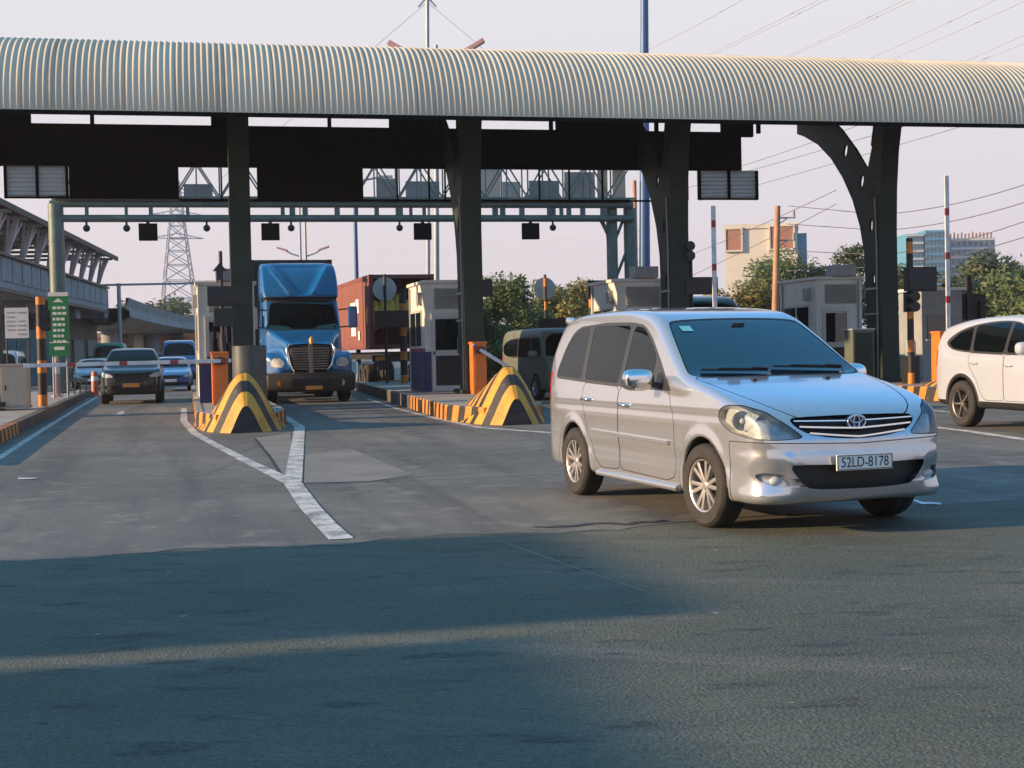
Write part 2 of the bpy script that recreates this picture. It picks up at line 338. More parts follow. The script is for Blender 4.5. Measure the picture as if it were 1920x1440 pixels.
    c = t.mix(t.mapr(fine, 0.35, 0.52, 0.55, 0.0), c, (0.05, 0.048, 0.045))
    s = t.n('ShaderNodeSeparateXYZ'); t.l(rc, s.inputs[0])
    j = t.math('ABSOLUTE', t.math('SUBTRACT', t.math('FRACT', t.math('DIVIDE', s.outputs[1], 6.0)), 0.5)); jm = t.math('LESS_THAN', j, 0.004)
    wob = t.noise(1.5, 5, 0.7); vn = t.n('ShaderNodeTexVoronoi', feature='DISTANCE_TO_EDGE'); vn.inputs['Scale'].default_value = 0.28
    mp = t.n('ShaderNodeVectorMath', operation='ADD'); t.l(t.tc.outputs['Object'], mp.inputs[0]); t.l(wob, mp.inputs[1]); t.l(mp.outputs[0], vn.inputs['Vector'])
    cr = t.math('MULTIPLY', t.mapr(vn.outputs['Distance'], 0.0, 0.006, 1.0, 0.0), t.mapr(bl, 0.42, 0.5))
    c = t.mix(t.math('MULTIPLY', t.math('MAXIMUM', jm, cr), 0.75), c, (0.025, 0.024, 0.023))
    t.bsdf(c, 0.75, bump=t.math('ADD', fine, bl), bstr=0.4, bdist=0.008, spec=0.4); M['paving'] = t.m
    t = NT('pale_patch'); big = t.noise(0.8, 6, 0.65); fine = t.noise(120, 2); c = t.mix(t.mapr(big, 0.3, 0.7), (0.155, 0.148, 0.136), (0.225, 0.21, 0.19)); c = t.mix(t.mapr(fine, 0.35, 0.5, 0.3, 0.0), c, (0.08, 0.075, 0.07))
    t.bsdf(c, 0.8, bump=fine, bstr=0.4, bdist=0.006); M['patch'] = t.m
    t = NT('earth'); big = t.noise(0.05, 6, 0.6); c = t.mix(t.mapr(big, 0.3, 0.7), (0.10, 0.095, 0.085), (0.16, 0.15, 0.13)); t.bsdf(c, 0.9); M['earth'] = t.m
    t = NT('grass_strip'); big = t.noise(1.5, 6, 0.6); c = t.mix(t.mapr(big, 0.3, 0.7), (0.03, 0.06, 0.02), (0.07, 0.10, 0.03)); t.bsdf(c, 0.9); M['grass'] = t.m
setup_materials()
# ------------------------------------------------------------------ rounded bodies from distance fields
def pdist(px, pz, poly):
    poly = np.asarray(poly, float); n = len(poly)
    d = np.full(px.shape, 1e9); sg = np.ones(px.shape)
    for i in range(n):
        a = poly[i]; b = poly[i-1]
        ex, ez = b[0]-a[0], b[1]-a[1]; wx, wz = px-a[0], pz-a[1]
        t = np.clip((wx*ex+wz*ez)/max(ex*ex+ez*ez, 1e-12), 0, 1)
        d = np.minimum(d, (wx-ex*t)**2+(wz-ez*t)**2)
        c1 = pz >= a[1]; c2 = pz < b[1]; c3 = ex*wz > ez*wx
        sg = np.where((c1 & c2 & c3) | (~c1 & ~c2 & ~c3), -sg, sg)
    return sg*np.sqrt(d)
def chaikin(p, k=2):
    p = [tuple(q) for q in p]
    for _ in range(k):
        o = []
        for i in range(len(p)):
            a, b = p[i], p[(i+1) % len(p)]
            o += [(a[0]*.75+b[0]*.25, a[1]*.75+b[1]*.25), (a[0]*.25+b[0]*.75, a[1]*.25+b[1]*.75)]
        p = o
    return p
def rpoly(p, r, n=4):                      # corners rounded with a fixed radius
    o = []
    for i in range(len(p)):
        a, b, c = Vector(p[i-1]), Vector(p[i]), Vector(p[(i+1) % len(p)]); u, v = a-b, c-b
        k = min(r, u.length*.45, v.length*.45); A, B = b+u.normalized()*k, b+v.normalized()*k
        for j in range(n+1): t = j/n; o.append(tuple(A*(1-t)**2+b*2*t*(1-t)+B*t*t))
    return o
def mirror(p): return list(p) + [(-a, b) for a, b in p[::-1] if abs(a) > 1e-6]
class F2:                                   # a polygon's distance, sampled once, read bilinearly
    def __init__(s, poly, pad=0.9, h=0.0125):
        poly = np.asarray(poly, float); s.lo = poly.min(0)-pad; s.h = h
        nn = np.ceil((poly.max(0)+pad-s.lo)/h).astype(int)+1; s.n = nn
        gx, gz = np.meshgrid(s.lo[0]+h*np.arange(nn[0]), s.lo[1]+h*np.arange(nn[1]), indexing='ij')
        s.g = pdist(gx, gz, poly)
    def __call__(s, a, b):
        u = np.clip((a-s.lo[0])/s.h, 0, s.n[0]-1.001); v = np.clip((b-s.lo[1])/s.h, 0, s.n[1]-1.001)
        i = u.astype(int); j = v.astype(int); u = u-i; v = v-j; g = s.g
        return (g[i, j]*(1-u)+g[i+1, j]*u)*(1-v)+(g[i, j+1]*(1-u)+g[i+1, j+1]*u)*v
def smax(a, b, k): h = np.maximum(k-np.abs(a-b), 0)/k; return np.maximum(a, b)+h*h*k*0.25
def smin(a, b, k): return -smax(-a, -b, k)
def sst(x, a, b): t = np.clip((x-a)/(b-a), 0, 1); return t*t*(3-2*t)
def snet(f, lo, hi, h):                     # surface nets
    lo = np.array(lo, float); n = np.ceil((np.array(hi)-lo)/h).astype(int)+1
    ax = [lo[k]+h*np.arange(n[k]) for k in range(3)]
    D = f(*np.meshgrid(*ax, indexing='ij')); s = D < 0
    cnt = np.zeros(tuple(n-1), np.int8); acc = np.zeros(tuple(n-1)+(3,)); 
    cs = [(i, j, k) for i in (0, 1) for j in (0, 1) for k in (0, 1)]
    def sub(A, c): return A[c[0]:n[0]-1+c[0], c[1]:n[1]-1+c[1], c[2]:n[2]-1+c[2]]
    for c in cs:
        for a in range(3):
            if c[a]: continue
            e = list(c); e[a] = 1; da, db = sub(D, c), sub(D, e); x = (da < 0) != (db < 0)
            t = np.where(x, da/np.where(np.abs(da-db) < 1e-9, 1, da-db), 0)
            cnt += x
            for k in range(3): acc[..., k] += np.where(x, (c[k] + (t if k == a else 0)), 0)
    act = cnt > 0; idx = -np.ones(tuple(n-1), int); idx[act] = np.arange(act.sum())
    cell = np.argwhere(act); V = lo + h*(cell + acc[act]/cnt[act][:, None])
    Q = []
    for a in range(3):
        b, c = (a+1) % 3, (a+2) % 3
        sl = [slice(1, n[k]-1) for k in range(3)]; sl[a] = slice(0, n[a]-1); s0 = s[tuple(sl)]
        sl2 = list(sl); sl2[a] = slice(1, n[a]); s1 = s[tuple(sl2)]
        for flip, mk in ((False, s0 & ~s1), (True, ~s0 & s1)):
            p = np.argwhere(mk)
            if not len(p): continue
            off = np.array([1 if k != a else 0 for k in range(3)]); p = p+off
            def at(db, dc):
                q = p.copy(); q[:, b] -= db; q[:, c] -= dc; return idx[q[:, 0], q[:, 1], q[:, 2]]
            q = np.stack([at(1, 1), at(0, 1), at(0, 0), at(1, 0)], 1)
            if flip: q = q[:, ::-1]
            Q.append(q)
    Q = np.concatenate(Q)
    for _ in range(3): V = project(f, V)
    return V, Q
def grad(f, V, e=0.004):
    g = np.zeros_like(V)
    for k in range(3):
        d = np.zeros(3); d[k] = e
        g[:, k] = (f(*(V+d).T)-f(*(V-d).T))/(2*e)
    return g
def project(f, V):
    g = grad(f, V); L2 = np.maximum((g*g).sum(1), 0.05); st = f(*V.T)/L2
    return V - np.clip(st, -0.02, 0.02)[:, None]*g
class Skin:                                 # a surface cut into pieces along exact curves
    def __init__(s, f, lo, hi, h): s.f = f; s.V, q = snet(f, lo, hi, h); s.P = [tuple(t) for t in q.tolist()]
    def split(s, g, P=None):
        rest = P is None
        P = s.P if rest else P
        val = g(*s.V.T); val = np.where(np.abs(val) < 1e-7, 1e-7, val); V = s.V.tolist(); val = val.tolist(); cache = {}; nv = []
        ins, out = [], []
        for p in P:
            q = [val[i] < 0 for i in p]
            if all(q): ins.append(p)
            elif not any(q): out.append(p)
            else:
                A, B = [], []
                for k in range(len(p)):
                    i, j = p[k], p[(k+1) % len(p)]
                    (A if q[k] else B).append(i)
                    if q[k] != q[(k+1) % len(p)]:
                        key = (min(i, j), max(i, j))
                        if key not in cache:
                            t = val[i]/(val[i]-val[j]); a, b = V[i], V[j]
                            cache[key] = len(V)+len(nv); nv.append([a[m]+(b[m]-a[m])*t for m in range(3)])
                        A.append(cache[key]); B.append(cache[key])
                if len(A) > 2: ins.append(tuple(A))
                if len(B) > 2: out.append(tuple(B))
        if nv: s.V = np.vstack([s.V, np.array(nv)])
        if rest: s.P = out; return ins
        return ins, out
    def build(s, name, P, mat, parent, push=0.0, shift=None, wall=0.0, smoothn=True):
        if not P: return None
        P = [p for p in P if len(set(p)) > 2]
        ids = sorted({i for p in P for i in p}); mp = {a: k for k, a in enumerate(ids)}
        V = s.V[ids]; g = grad(s.f, V, 0.02); N = g/np.maximum(np.linalg.norm(g, axis=1), 1e-6)[:, None]
        W = V - N*push
        if shift is not None: W = W + np.array(shift)
        F = [tuple(mp[i] for i in p) for p in P]; nn = N
        Vo = W
        if wall:                            # close the step back to the rim
            ed = {}
            for p in F:
                for k in range(len(p)):
                    i, j = p[k], p[(k+1) % len(p)]; key = (min(i, j), max(i, j)); ed[key] = None if key in ed else (i, j)
            m = len(V); Vo = np.vstack([W, V]); nn = None
            for e in ed.values():
                if e: F.append((e[1], e[0], e[0]+m, e[1]+m))
        return mobj(name, Vo, F, mat, parent, smooth=180 if nn is not None else 40, normals=nn if smoothn and nn is not None else None)
def band(sk, g, w, P=None):
    r = sk.split(lambda x, y, z: g(x, y, z)-w) if P is None else None
    inner, bd = sk.split(lambda x, y, z: g(x, y, z)+w, r)
    return inner, bd
def line_g(fn, w): return lambda x, y, z: np.abs(fn(x, y, z))-w
# ------------------------------------------------------------------ wheels
def wheel(parent, x, y, R_, w, side, rim_mat, spokes=10, twin=False, steer=0.0, dark=False, name='wheel', spin=0.3):
    e = bpy.data.objects.new(name, None); C.objects.link(e); e.parent = parent; e.location = (x, y, R_); e.empty_display_size = 0.1
    e.rotation_euler = (0, 0, steer)
    rr = R_*0.64
    mb = MB(); hw = w/2
    mb.lathe([(rr*0.98, -hw*0.86), (rr*1.06, -hw), (R_*0.9, -hw*1.02), (R_*0.975, -hw*0.84), (R_, -hw*0.6), (R_, -hw*0.18), (R_*0.985, -hw*0.16), (R_*0.985, -hw*0.1), (R_, -hw*0.08), (R_, hw*0.08), (R_*0.985, hw*0.1), (R_*0.985, hw*0.16), (R_, hw*0.18), (R_, hw*0.6), (R_*0.975, hw*0.84), (R_*0.9, hw*1.02), (rr*1.06, hw), (rr*0.98, hw*0.86)], axis='Y', n=48)
    mb.build('tyre', M['rubber'], e, smooth=35)
    o = side
    mb = MB(); mb.lathe([(rr*0.98, hw*0.86*o), (rr*0.995, hw*0.95*o), (rr*0.93, hw*0.88*o), (rr*0.88, hw*0.3*o), (rr*0.86, -hw*0.8*o)], axis='Y', n=40)
    for k in range(spokes):
        a = 2*math.pi*k/spokes + spin
        for da in ((-0.10, 0.10) if twin else (0.0,)):
            ca, sa = math.cos(a+da), math.sin(a+da); c2, s2 = math.cos(a+da*2.0), math.sin(a+da*2.0)
            mb.bar((rr*0.12*ca, hw*0.62*o, rr*0.12*sa), (rr*0.92*c2, hw*0.74*o, rr*0.92*s2), rr*(0.10 if twin else 0.17), 0.03)
    mb.lathe([(0.001, hw*0.8*o), (rr*0.15, hw*0.78*o), (rr*0.22, hw*0.62*o), (rr*0.24, hw*0.2*o)], axis='Y', n=20)
    mb.build('rim', rim_mat, e, smooth=40, bevel=0.004)
    mb = MB(); mb.lathe([(0.001, hw*0.12*o), (rr*0.6, hw*0.12*o), (rr*0.62, -hw*0.1*o), (rr*0.87, -hw*0.2*o)], axis='Y', n=24)
    mb.build('brake_disc', M['dark_steel'], e, smooth=40)
    return e
# ------------------------------------------------------------------ passenger vehicles
MPV = dict(
    side=[(0.50, .215), (.80, .225), (.865, .30), (.895, .42), (.885, .58), (.855, .70), (.80, .83), (.72, .905), (.50, .985), (.15, 1.07), (-.22, 1.145), (-.36, 1.19), (-.70, 1.40), (-1.02, 1.585), (-1.14, 1.645), (-1.34, 1.705), (-1.8, 1.76), (-2.35, 1.775), (-2.95, 1.75), (-3.30, 1.70), (-3.42, 1.65), (-3.50, 1.50), (-3.64, 1.10), (-3.69, .92), (-3.70, .50), (-3.62, .28), (-3.3, .24), (-2.0, .235)],
    plan=[(.905, 0), (.90, .30), (.875, .54), (.82, .69), (.70, .79), (.50, .838), (.25, .864), (-.4, .878), (-2.2, .885), (-3.2, .872), (-3.52, .83), (-3.66, .70), (-3.71, .40), (-3.715, 0)],
    sect=[(0, .20), (.78, .205), (.835, .26), (.862, .40), (.884, .62), (.889, .80), (.875, .96), (.848, 1.06), (.752, 1.40), (.686, 1.63), (.635, 1.775), (0, 1.825)],
    bowf=.085, bowr=.05, wheels=[(0, .375), (-2.75, .375)], k1=.065, k2=.075, tyre=.325, tw=.205, track=.765,
    lo=(-3.85, -1.0, .12), hi=(1.05, 1.0, 1.88),
    dlo=[(-.56, 1.035), (-.62, 1.045), (-1.64, 1.06), (-2.5, 1.085), (-3.32, 1.115), (-3.20, 1.42), (-3.08, 1.56), (-2.92, 1.615), (-2.3, 1.638), (-1.7, 1.628), (-1.40, 1.60), (-1.17, 1.49), (-.85, 1.265)],
    glass=[[(-.98, 1.075), (-1.60, 1.085), (-1.60, 1.595), (-1.40, 1.575), (-1.17, 1.45), (-.98, 1.315)], [(-1.69, 1.088), (-2.50, 1.11), (-2.57, 1.612), (-1.69, 1.60)], [(-2.61, 1.115), (-3.27, 1.14), (-3.16, 1.42), (-3.05, 1.53), (-2.90, 1.595), (-2.67, 1.61)]],
    doors=[[(-.50, .36), (-.49, .80), (-.60, 1.045), (-1.64, 1.06), (-1.645, .33), (-.66, .31)], [(-1.655, .33), (-1.65, 1.06), (-2.50, 1.085), (-2.52, .92), (-2.36, .62), (-2.25, .42), (-2.12, .31)]],
    handles=[(-1.48, .90), (-2.36, .93)],
    ws=[(0, 1.165), (.5, 1.160), (.765, 1.165), (.75, 1.22), (.622, 1.58), (.57, 1.618), (0, 1.632)], wsx=-1.40,
    hood=[(.86, .0), (.84, .22), (.76, .46), (.60, .60), (.25, .70), (-.20, .765), (-.30, .765), (-.36, .50), (-.36, 0)],
    head=[(-.19, .722), (-.02, .712), (.18, .722), (.36, .765), (.475, .845), (.465, .92), (.40, .955), (.26, .955), (.08, .905), (-.07, .815)], ha=40,
    grille=[(0, .70), (.22, .712), (.40, .742), (.50, .80), (.525, .85), (.50, .868), (0, .875)],
    intake=[(0, .335), (.40, .345), (.47, .38), (.575, .515), (.55, .53), (0, .515)],
    fog=[(.545, .365), (.70, .375), (.775, .43), (.765, .475), (.62, .465), (.56, .42)],
    moulding=[(-.58, .605), (-.58, .645), (-2.22, .665), (-2.26, .625)], plate_z=.535, plate_x=.905)
SUV = dict(
    side=[(.55, .25), (.80, .26), (.87, .34), (.90, .5), (.895, .66), (.86, .84), (.80, .95), (.55, 1.03), (.0, 1.10), (-.30, 1.14), (-.46, 1.18), (-.80, 1.40), (-1.10, 1.56), (-1.35, 1.635), (-1.8, 1.675), (-2.4, 1.665), (-2.95, 1.61), (-3.38, 1.53), (-3.45, 1.49), (-3.52, 1.36), (-3.66, 1.10), (-3.70, .95), (-3.72, .60), (-3.60, .34), (-3.3, .30), (-2, .27)],
    plan=[(.92, 0), (.905, .3), (.85, .56), (.74, .74), (.55, .84), (.2, .895), (-.5, .905), (-2.2, .91), (-3.1, .895), (-3.45, .84), (-3.63, .70), (-3.71, .40), (-3.73, 0)],
    sect=[(0, .24), (.80, .25), (.87, .32), (.895, .5), (.91, .75), (.905, .9), (.885, 1.03), (.86, 1.08), (.75, 1.40), (.67, 1.57), (.60, 1.68), (0, 1.73)],
    bowf=.10, bowr=.08, wheels=[(0, .40), (-2.68, .40)], k1=.09, k2=.12, tyre=.35, tw=.225, track=.785,
    lo=(-3.87, -1.02, .15), hi=(1.07, 1.02, 1.82),
    dlo=[(-.58, 1.075), (-1.6, 1.085), (-2.5, 1.115), (-3.0, 1.16), (-3.20, 1.25), (-3.18, 1.33), (-2.9, 1.47), (-2.45, 1.555), (-1.9, 1.585), (-1.5, 1.565), (-1.22, 1.49), (-.9, 1.30)],
    glass=[[(-.78, 1.11), (-1.56, 1.115), (-1.56, 1.545), (-1.40, 1.525), (-1.15, 1.41), (-.95, 1.28)], [(-1.63, 1.117), (-2.42, 1.14), (-2.50, 1.52), (-1.9, 1.557), (-1.63, 1.552)], [(-2.50, 1.145), (-2.98, 1.185), (-3.14, 1.27), (-2.9, 1.42), (-2.57, 1.51)]],
    doors=[[(-.52, .42), (-.50, .8), (-.62, 1.075), (-1.59, 1.085), (-1.595, .42)], [(-1.605, .42), (-1.60, 1.085), (-2.5, 1.115), (-2.5, .95), (-2.28, .72), (-2.2, .55), (-2.1, .42)]],
    handles=[(-1.45, .93), (-2.32, .96)],
    ws=[(0, 1.16), (.5, 1.155), (.76, 1.16), (.745, 1.21), (.63, 1.53), (.58, 1.57), (0, 1.59)], wsx=-1.35,
    hood=[(.86, .0), (.84, .3), (.74, .56), (.5, .70), (-.2, .79), (-.38, .79), (-.46, .5), (-.46, 0)],
    head=[(-.20, .80), (.0, .785), (.25, .81), (.42, .87), (.40, .94), (.2, .95), (-.05, .90)], ha=42,
    grille=[(0, .62), (.30, .63), (.44, .70), (.50, .84), (.46, .88), (0, .89)],
    intake=[(0, .36), (.42, .37), (.55, .48), (.52, .55), (0, .56)],
    fog=[(.58, .44), (.76, .46), (.77, .55), (.62, .54)],
    moulding=[(-.55, .36), (-.55, .47), (-2.12, .49), (-2.2, .36)], plate_z=.56, plate_x=.925)
SEDAN = dict(SUV, side=[(.55, .2), (.80, .21), (.87, .28), (.89, .42), (.87, .58), (.82, .68), (.55, .80), (.0, .90), (-.35, .96), (-.60, 1.08), (-1.0, 1.30), (-1.3, 1.40), (-1.7, 1.44), (-2.2, 1.42), (-2.6, 1.33), (-3.05, 1.10), (-3.2, 1.06), (-3.6, 1.01), (-3.68, .85), (-3.7, .5), (-3.6, .28), (-2, .2)],
    sect=[(0, .17), (.78, .18), (.85, .26), (.875, .45), (.88, .62), (.87, .8), (.84, .93), (.72, 1.22), (.62, 1.38), (.56, 1.46), (0, 1.5)], plan=[(a, b*0.965) for a, b in SUV['plan']],
    wheels=[(0, .35), (-2.68, .35)], tyre=.31, hi=(1.07, 1.02, 1.58), lo=(-3.87, -1.02, .1),
    dlo=[(-.72, .985), (-1.6, .99), (-2.75, 1.02), (-3.0, 1.06), (-2.55, 1.27), (-2.2, 1.35), (-1.7, 1.365), (-1.35, 1.34), (-1.05, 1.22)],
    glass=[[(-.86, 1.01), (-1.56, 1.01), (-1.56, 1.335), (-1.36, 1.31), (-1.1, 1.19)], [(-1.63, 1.01), (-2.5, 1.03), (-2.5, 1.25), (-2.15, 1.325), (-1.63, 1.335)]],
    doors=[[(-.55, .32), (-.72, .985), (-1.59, .99), (-1.595, .3)], [(-1.605, .3), (-1.60, .99), (-2.55, 1.02), (-2.3, .62), (-2.1, .3)]], handles=[(-1.45, .85), (-2.4, .88)],
    ws=[(0, .985), (.5, .98), (.72, .985), (.70, 1.03), (.56, 1.33), (0, 1.385)], wsx=-1.30, hood=[(.86, .0), (.8, .5), (.5, .66), (-.3, .72), (-.5, .5), (-.5, 0)],
    head=[(-.2, .6), (.0, .585), (.3, .62), (.44, .69), (.3, .74), (-.05, .70)], grille=[(0, .52), (.35, .53), (.45, .60), (.40, .66), (0, .67)], intake=[(0, .25), (.4, .26), (.5, .38), (0, .40)], fog=[(.58, .28), (.72, .3), (.74, .38), (.6, .37)], moulding=None, plate_z=.45, plate_x=.905)
VAN = dict(SUV, side=[(.35, .25), (.60, .26), (.66, .34), (.69, .5), (.68, .8), (.64, 1.0), (.50, 1.12), (.36, 1.2), (.10, 1.62), (-.05, 1.83), (-.22, 1.93), (-.6, 1.98), (-1.5, 2.0), (-3.2, 1.98), (-3.6, 1.92), (-3.72, 1.6), (-3.78, 1.0), (-3.78, .5), (-3.6, .34), (-2, .27)],
    plan=[(.70, 0), (.69, .4), (.64, .66), (.52, .80), (.3, .86), (-.5, .88), (-3.3, .88), (-3.66, .82), (-3.78, .6), (-3.79, 0)],
    sect=[(0, .24), (.80, .25), (.85, .32), (.87, .5), (.88, .8), (.87, 1.0), (.86, 1.12), (.80, 1.6), (.75, 1.85), (.66, 2.0), (0, 2.05)],
    bowf=.08, wheels=[(-.35, .38), (-2.85, .38)], tyre=.33, hi=(.85, 1.0, 2.15), lo=(-3.95, -1.0, .15),
    dlo=[(.18, 1.16), (-.8, 1.16), (-3.5, 1.16), (-3.45, 1.7), (-.3, 1.75), (-.1, 1.68)],
    glass=[[(.0, 1.2), (-.8, 1.2), (-.8, 1.7), (-.25, 1.71), (-.12, 1.62)], [(-.88, 1.2), (-2.0, 1.2), (-2.0, 1.69), (-.88, 1.7)], [(-2.08, 1.2), (-3.45, 1.2), (-3.41, 1.66), (-2.08, 1.69)]],
    doors=[[(.22, .42), (.2, 1.16), (-.84, 1.16), (-.85, .42)]], handles=[(-.7, 1.02)],
    ws=[(0, 1.22), (.5, 1.21), (.77, 1.215), (.74, 1.28), (.66, 1.78), (0, 1.83)], wsx=-.30, hood=None,
    head=[(-.05, .78), (.2, .78), (.36, .82), (.36, 1.0), (.1, 1.0), (-.05, .95)], ha=25, grille=[(0, .80), (.45, .80), (.45, .95), (0, .95)], intake=[(0, .38), (.45, .39), (.45, .52), (0, .52)], fog=None, moulding=None, plate_z=.6, plate_x=.705)
def car_f(S):
    fs = F2(chaikin(S['side'], 2)); fp = F2(chaikin(S['plan'] + [(a, -b) for a, b in S['plan'][::-1] if b > 0], 2)); ft = F2(chaikin(mirror(S['sect']), 2))
    def f(x, y, z):
        w = sst(x, -2.2, -1.0); sh = (S['bowf']*w - S['bowr']*(1-w))*y*y
        # the plan narrows toward the top of the nose and tail
        d = smax(smax(fs(x+sh, z), ft(y, z), S['k1']), fp(x, y), S['k2'])
        ay = np.abs(y)
        if S is MPV:                        # sculpted sides, scooped fog lamps, chin lip
            sd_ = sst(ay, .70, .82)*sst(x, -3.5, -3.2)*(1-sst(x, .35, .6))
            d = d + sd_*(0.010*np.exp(-((z-.50)/.075)**2) - 0.007*np.exp(-((z-.925)/.028)**2) + 0.004*np.exp(-((z-.87)/.03)**2))
            fr_ = sst(x, .35, .6)
            d = d + fr_*0.030*np.exp(-((ay-.655)/.13)**2-((z-.435)/.085)**2) - fr_*0.013*sst(ay, .40, .58)*np.exp(-((z-.285)/.045)**2)
            d = d + fr_*0.006*np.exp(-((z-.635)/.04)**2) - fr_*0.009*np.exp(-((ay-.555-(.5-z)*-.28)/.035)**2)*sst(z, .27, .36)*(1-sst(z, .54, .64))
        for xw, R_ in S['wheels']:
            r = np.sqrt((x-xw)**2+(z-S['tyre'])**2)
            d = d - 0.014*np.exp(-((r-R_-0.015)/0.045)**2)*sst(ay, .55, .75)*sst(z, .18, .3)
            d = smax(d, -np.maximum(r-R_, .50-ay), 0.018)
        return d
    return f
def make_car(name, label, cat, S, mat, loc, rz, h=0.045, hero=False, rim=None, plate=None, group=None, scale=1.0, steer=0.0, lower=None, spokes=5, wmat=None):
    t = thing(name, label, cat, loc, rz, group); t.scale = (scale,)*3
    f = car_f(S); sk = Skin(f, S['lo'], S['hi'], h)
    ay0 = 0.3
    def side(poly, k=0):
        p = rpoly(poly, k) if 0 < k < 1 else chaikin(poly, k) if k else poly; fn = F2(p, .5, .01); return lambda x, y, z: np.maximum(fn(x, z), ay0-np.abs(y))
    def front(poly, xmin, k=0):
        p = mirror(poly); p = chaikin(p, k) if k else p; fn = F2(p, .5, .01); return lambda x, y, z: np.maximum(fn(y, z), xmin-x)
    def lr(P):
        L = [p for p in P if sk.V[p[0]][1] > 0]; return L, [p for p in P if not sk.V[p[0]][1] > 0]
    # underside and wheel wells
    def well(x, y, z):
        d = 1e9*np.ones_like(x)
        for xw, R_ in S['wheels']:
            d = np.minimum(d, np.maximum(np.sqrt((x-xw)**2+(z-S['tyre'])**2)-R_-0.004, z-1.0))
        return np.maximum(d, np.abs(y)-S['track']-0.075)
    zb = S['sect'][1][1]+0.028
    sk_under = sk.split(lambda x, y, z: np.minimum(well(x, y, z), np.maximum(z-zb, np.abs(y)-.80)))
    [sk.build('underbody', q, M['black'], t) for q in ([p for p in sk_under if sk.V[p[0]][0] > -1.4], [p for p in sk_under if not sk.V[p[0]][0] > -1.4])]
    # windscreen, side glass
    tr = sk.split(lambda x, y, z: front(S['ws'], S['wsx'], 2)(x, y, z)-0.012)
    g, tr = sk.split(front(S['ws'], S['wsx'], 2), tr)
    ws = sk.build('windscreen', g, wmat or M['glass_side'], t, push=0.004); sk.build('windscreen_seal', tr, M['black'], t, push=0.003)
    rear_ws = [(0, S['ws'][0][1]+.05), (.60, S['ws'][2][1]+.06), (.52, S['ws'][4][1]-.06), (0, S['ws'][-1][1]-.05)]
    rf = F2(chaikin(mirror(rear_ws), 1), .5, .01)
    g = sk.split(lambda x, y, z: np.maximum(rf(y, z), x+3.0)); sk.build('rear_window', g, M['glass'], t, push=0.003)
    d = sk.split(side(S['dlo'], .09 if hero else 2)); L, Rr = [], []
    for gl in S['glass']:
        g, d = sk.split(side(gl, .06), d)
        for q in lr(g): sk.build('side_window', q, M['glass_side'], t, push=0.004)
    for q in lr(d): sk.build('window_surround', q, M['surround'], t, push=0.002)
    # lamps
    a = R(S['ha']); hp = rpoly(S['head'], .03) if hero else chaikin(S['head'], 1); hf = F2(hp, .5, .006)
    hg = lambda x, y, z: np.maximum(hf(-x*math.sin(a)+np.abs(y)*math.cos(a)+S.get('hoff', 0.0)+(0.45-S['plate_x']*0.5)*0, z), 0.0-x)
    seam = sk.split(lambda x, y, z: hg(x, y, z)-0.006); g, seam = sk.split(hg, seam)
    for q in lr(seam): sk.build('headlight_gasket', q, M['black'], t, push=0.006)
    for q in lr(g):
        if not q: continue
        if hero:
            hl = sk.build('headlight', q, M['reflector'], t, push=0.055, wall=1)
            sk.build('lens_cover', q, M['clear'], hl, push=-0.001)
            c = sk.V[sorted({i for p in q for i in p})].mean(0); s_ = 1 if c[1] > 0 else -1
            n = Vector((math.cos(R(24)), s_*math.sin(R(24)), 0.05)).normalized()
            for off, rr in ((-0.085, .062), (0.075, .075)):
                mb = MB(); cc = Vector(c)+Vector((-s_*0*off-off*0.75, s_*off*0.72, 0.0 if off < 0 else 0.012))-n*0.035
                _, u, w = basis(n); pr = [(rr, 0.03), (rr*0.92, 0.01), (rr*0.6, -0.012), (rr*0.25, -0.02)]; V = []; F = []
                for r_, hh in pr: V += [cc+n*hh+(u*math.cos(6.2832*k/20)+w*math.sin(6.2832*k/20))*r_ for k in range(20)]
                for k in range(3): F += [(k*20+i, k*20+(i+1) % 20, k*20+20+(i+1) % 20, k*20+20+i) for i in range(20)]
                mb.add(V, F); mb.ball(cc+n*-0.0, rr*0.3, 6); mb.build('lamp_bowl', M['lamp'], hl, smooth=60)
        else: sk.build('headlight', q, M['lamp'], t, push=0.004)
    # nose openings
    gr = sk.split(lambda x, y, z: front(S['grille'], .3, 1)(x, y, z)); go = sk.build('grille', gr, M['black'], t, shift=(-0.05, 0, 0), wall=1)
    it = sk.split(front(S['intake'], .3, 1)); io = sk.build('lower_intake', it, M['black'], t, shift=(-0.07, 0, 0), wall=1)
    if S['fog']:
        fo = sk.split(front(S['fog'], .2, 1))
        for q in lr(fo):
            if q:
                o = sk.build('fog_lamp_recess', q, mat if hero else M['black'], t, shift=(-0.05, 0, 0), wall=1)
                if hero and o:
                    c = sk.V[sorted({i for p in q for i in p})].mean(0)
                    mb = MB(); mb.ball((c[0]-0.035, c[1], c[2]-0.008), 0.042, 8, sc=(0.7, 1.25, 0.8)); mb.build('fog_lamp', M['lamp'], o, smooth=180)
    if lower:                               # dark lower cladding
        cl = sk.split(lambda x, y, z: np.minimum(z-0.40, 1e9))
        arch = sk.split(lambda x, y, z: np.maximum(np.minimum.reduce([np.sqrt((x-xw)**2+(z-S['tyre'])**2)-R_-0.06 for xw, R_ in S['wheels']]), .6-np.abs(y)))
        sk.build('lower_cladding', cl+arch, M['black'], t)
    # tail lamps
    tl = sk.split(lambda x, y, z: np.maximum(np.maximum(np.abs(z-(S['ws'][0][1]-.12))-.13, x+3.42), .60-np.abs(y)))
    for q in lr(tl): sk.build('tail_lamp', q, M['red_lens'], t, push=0.002)
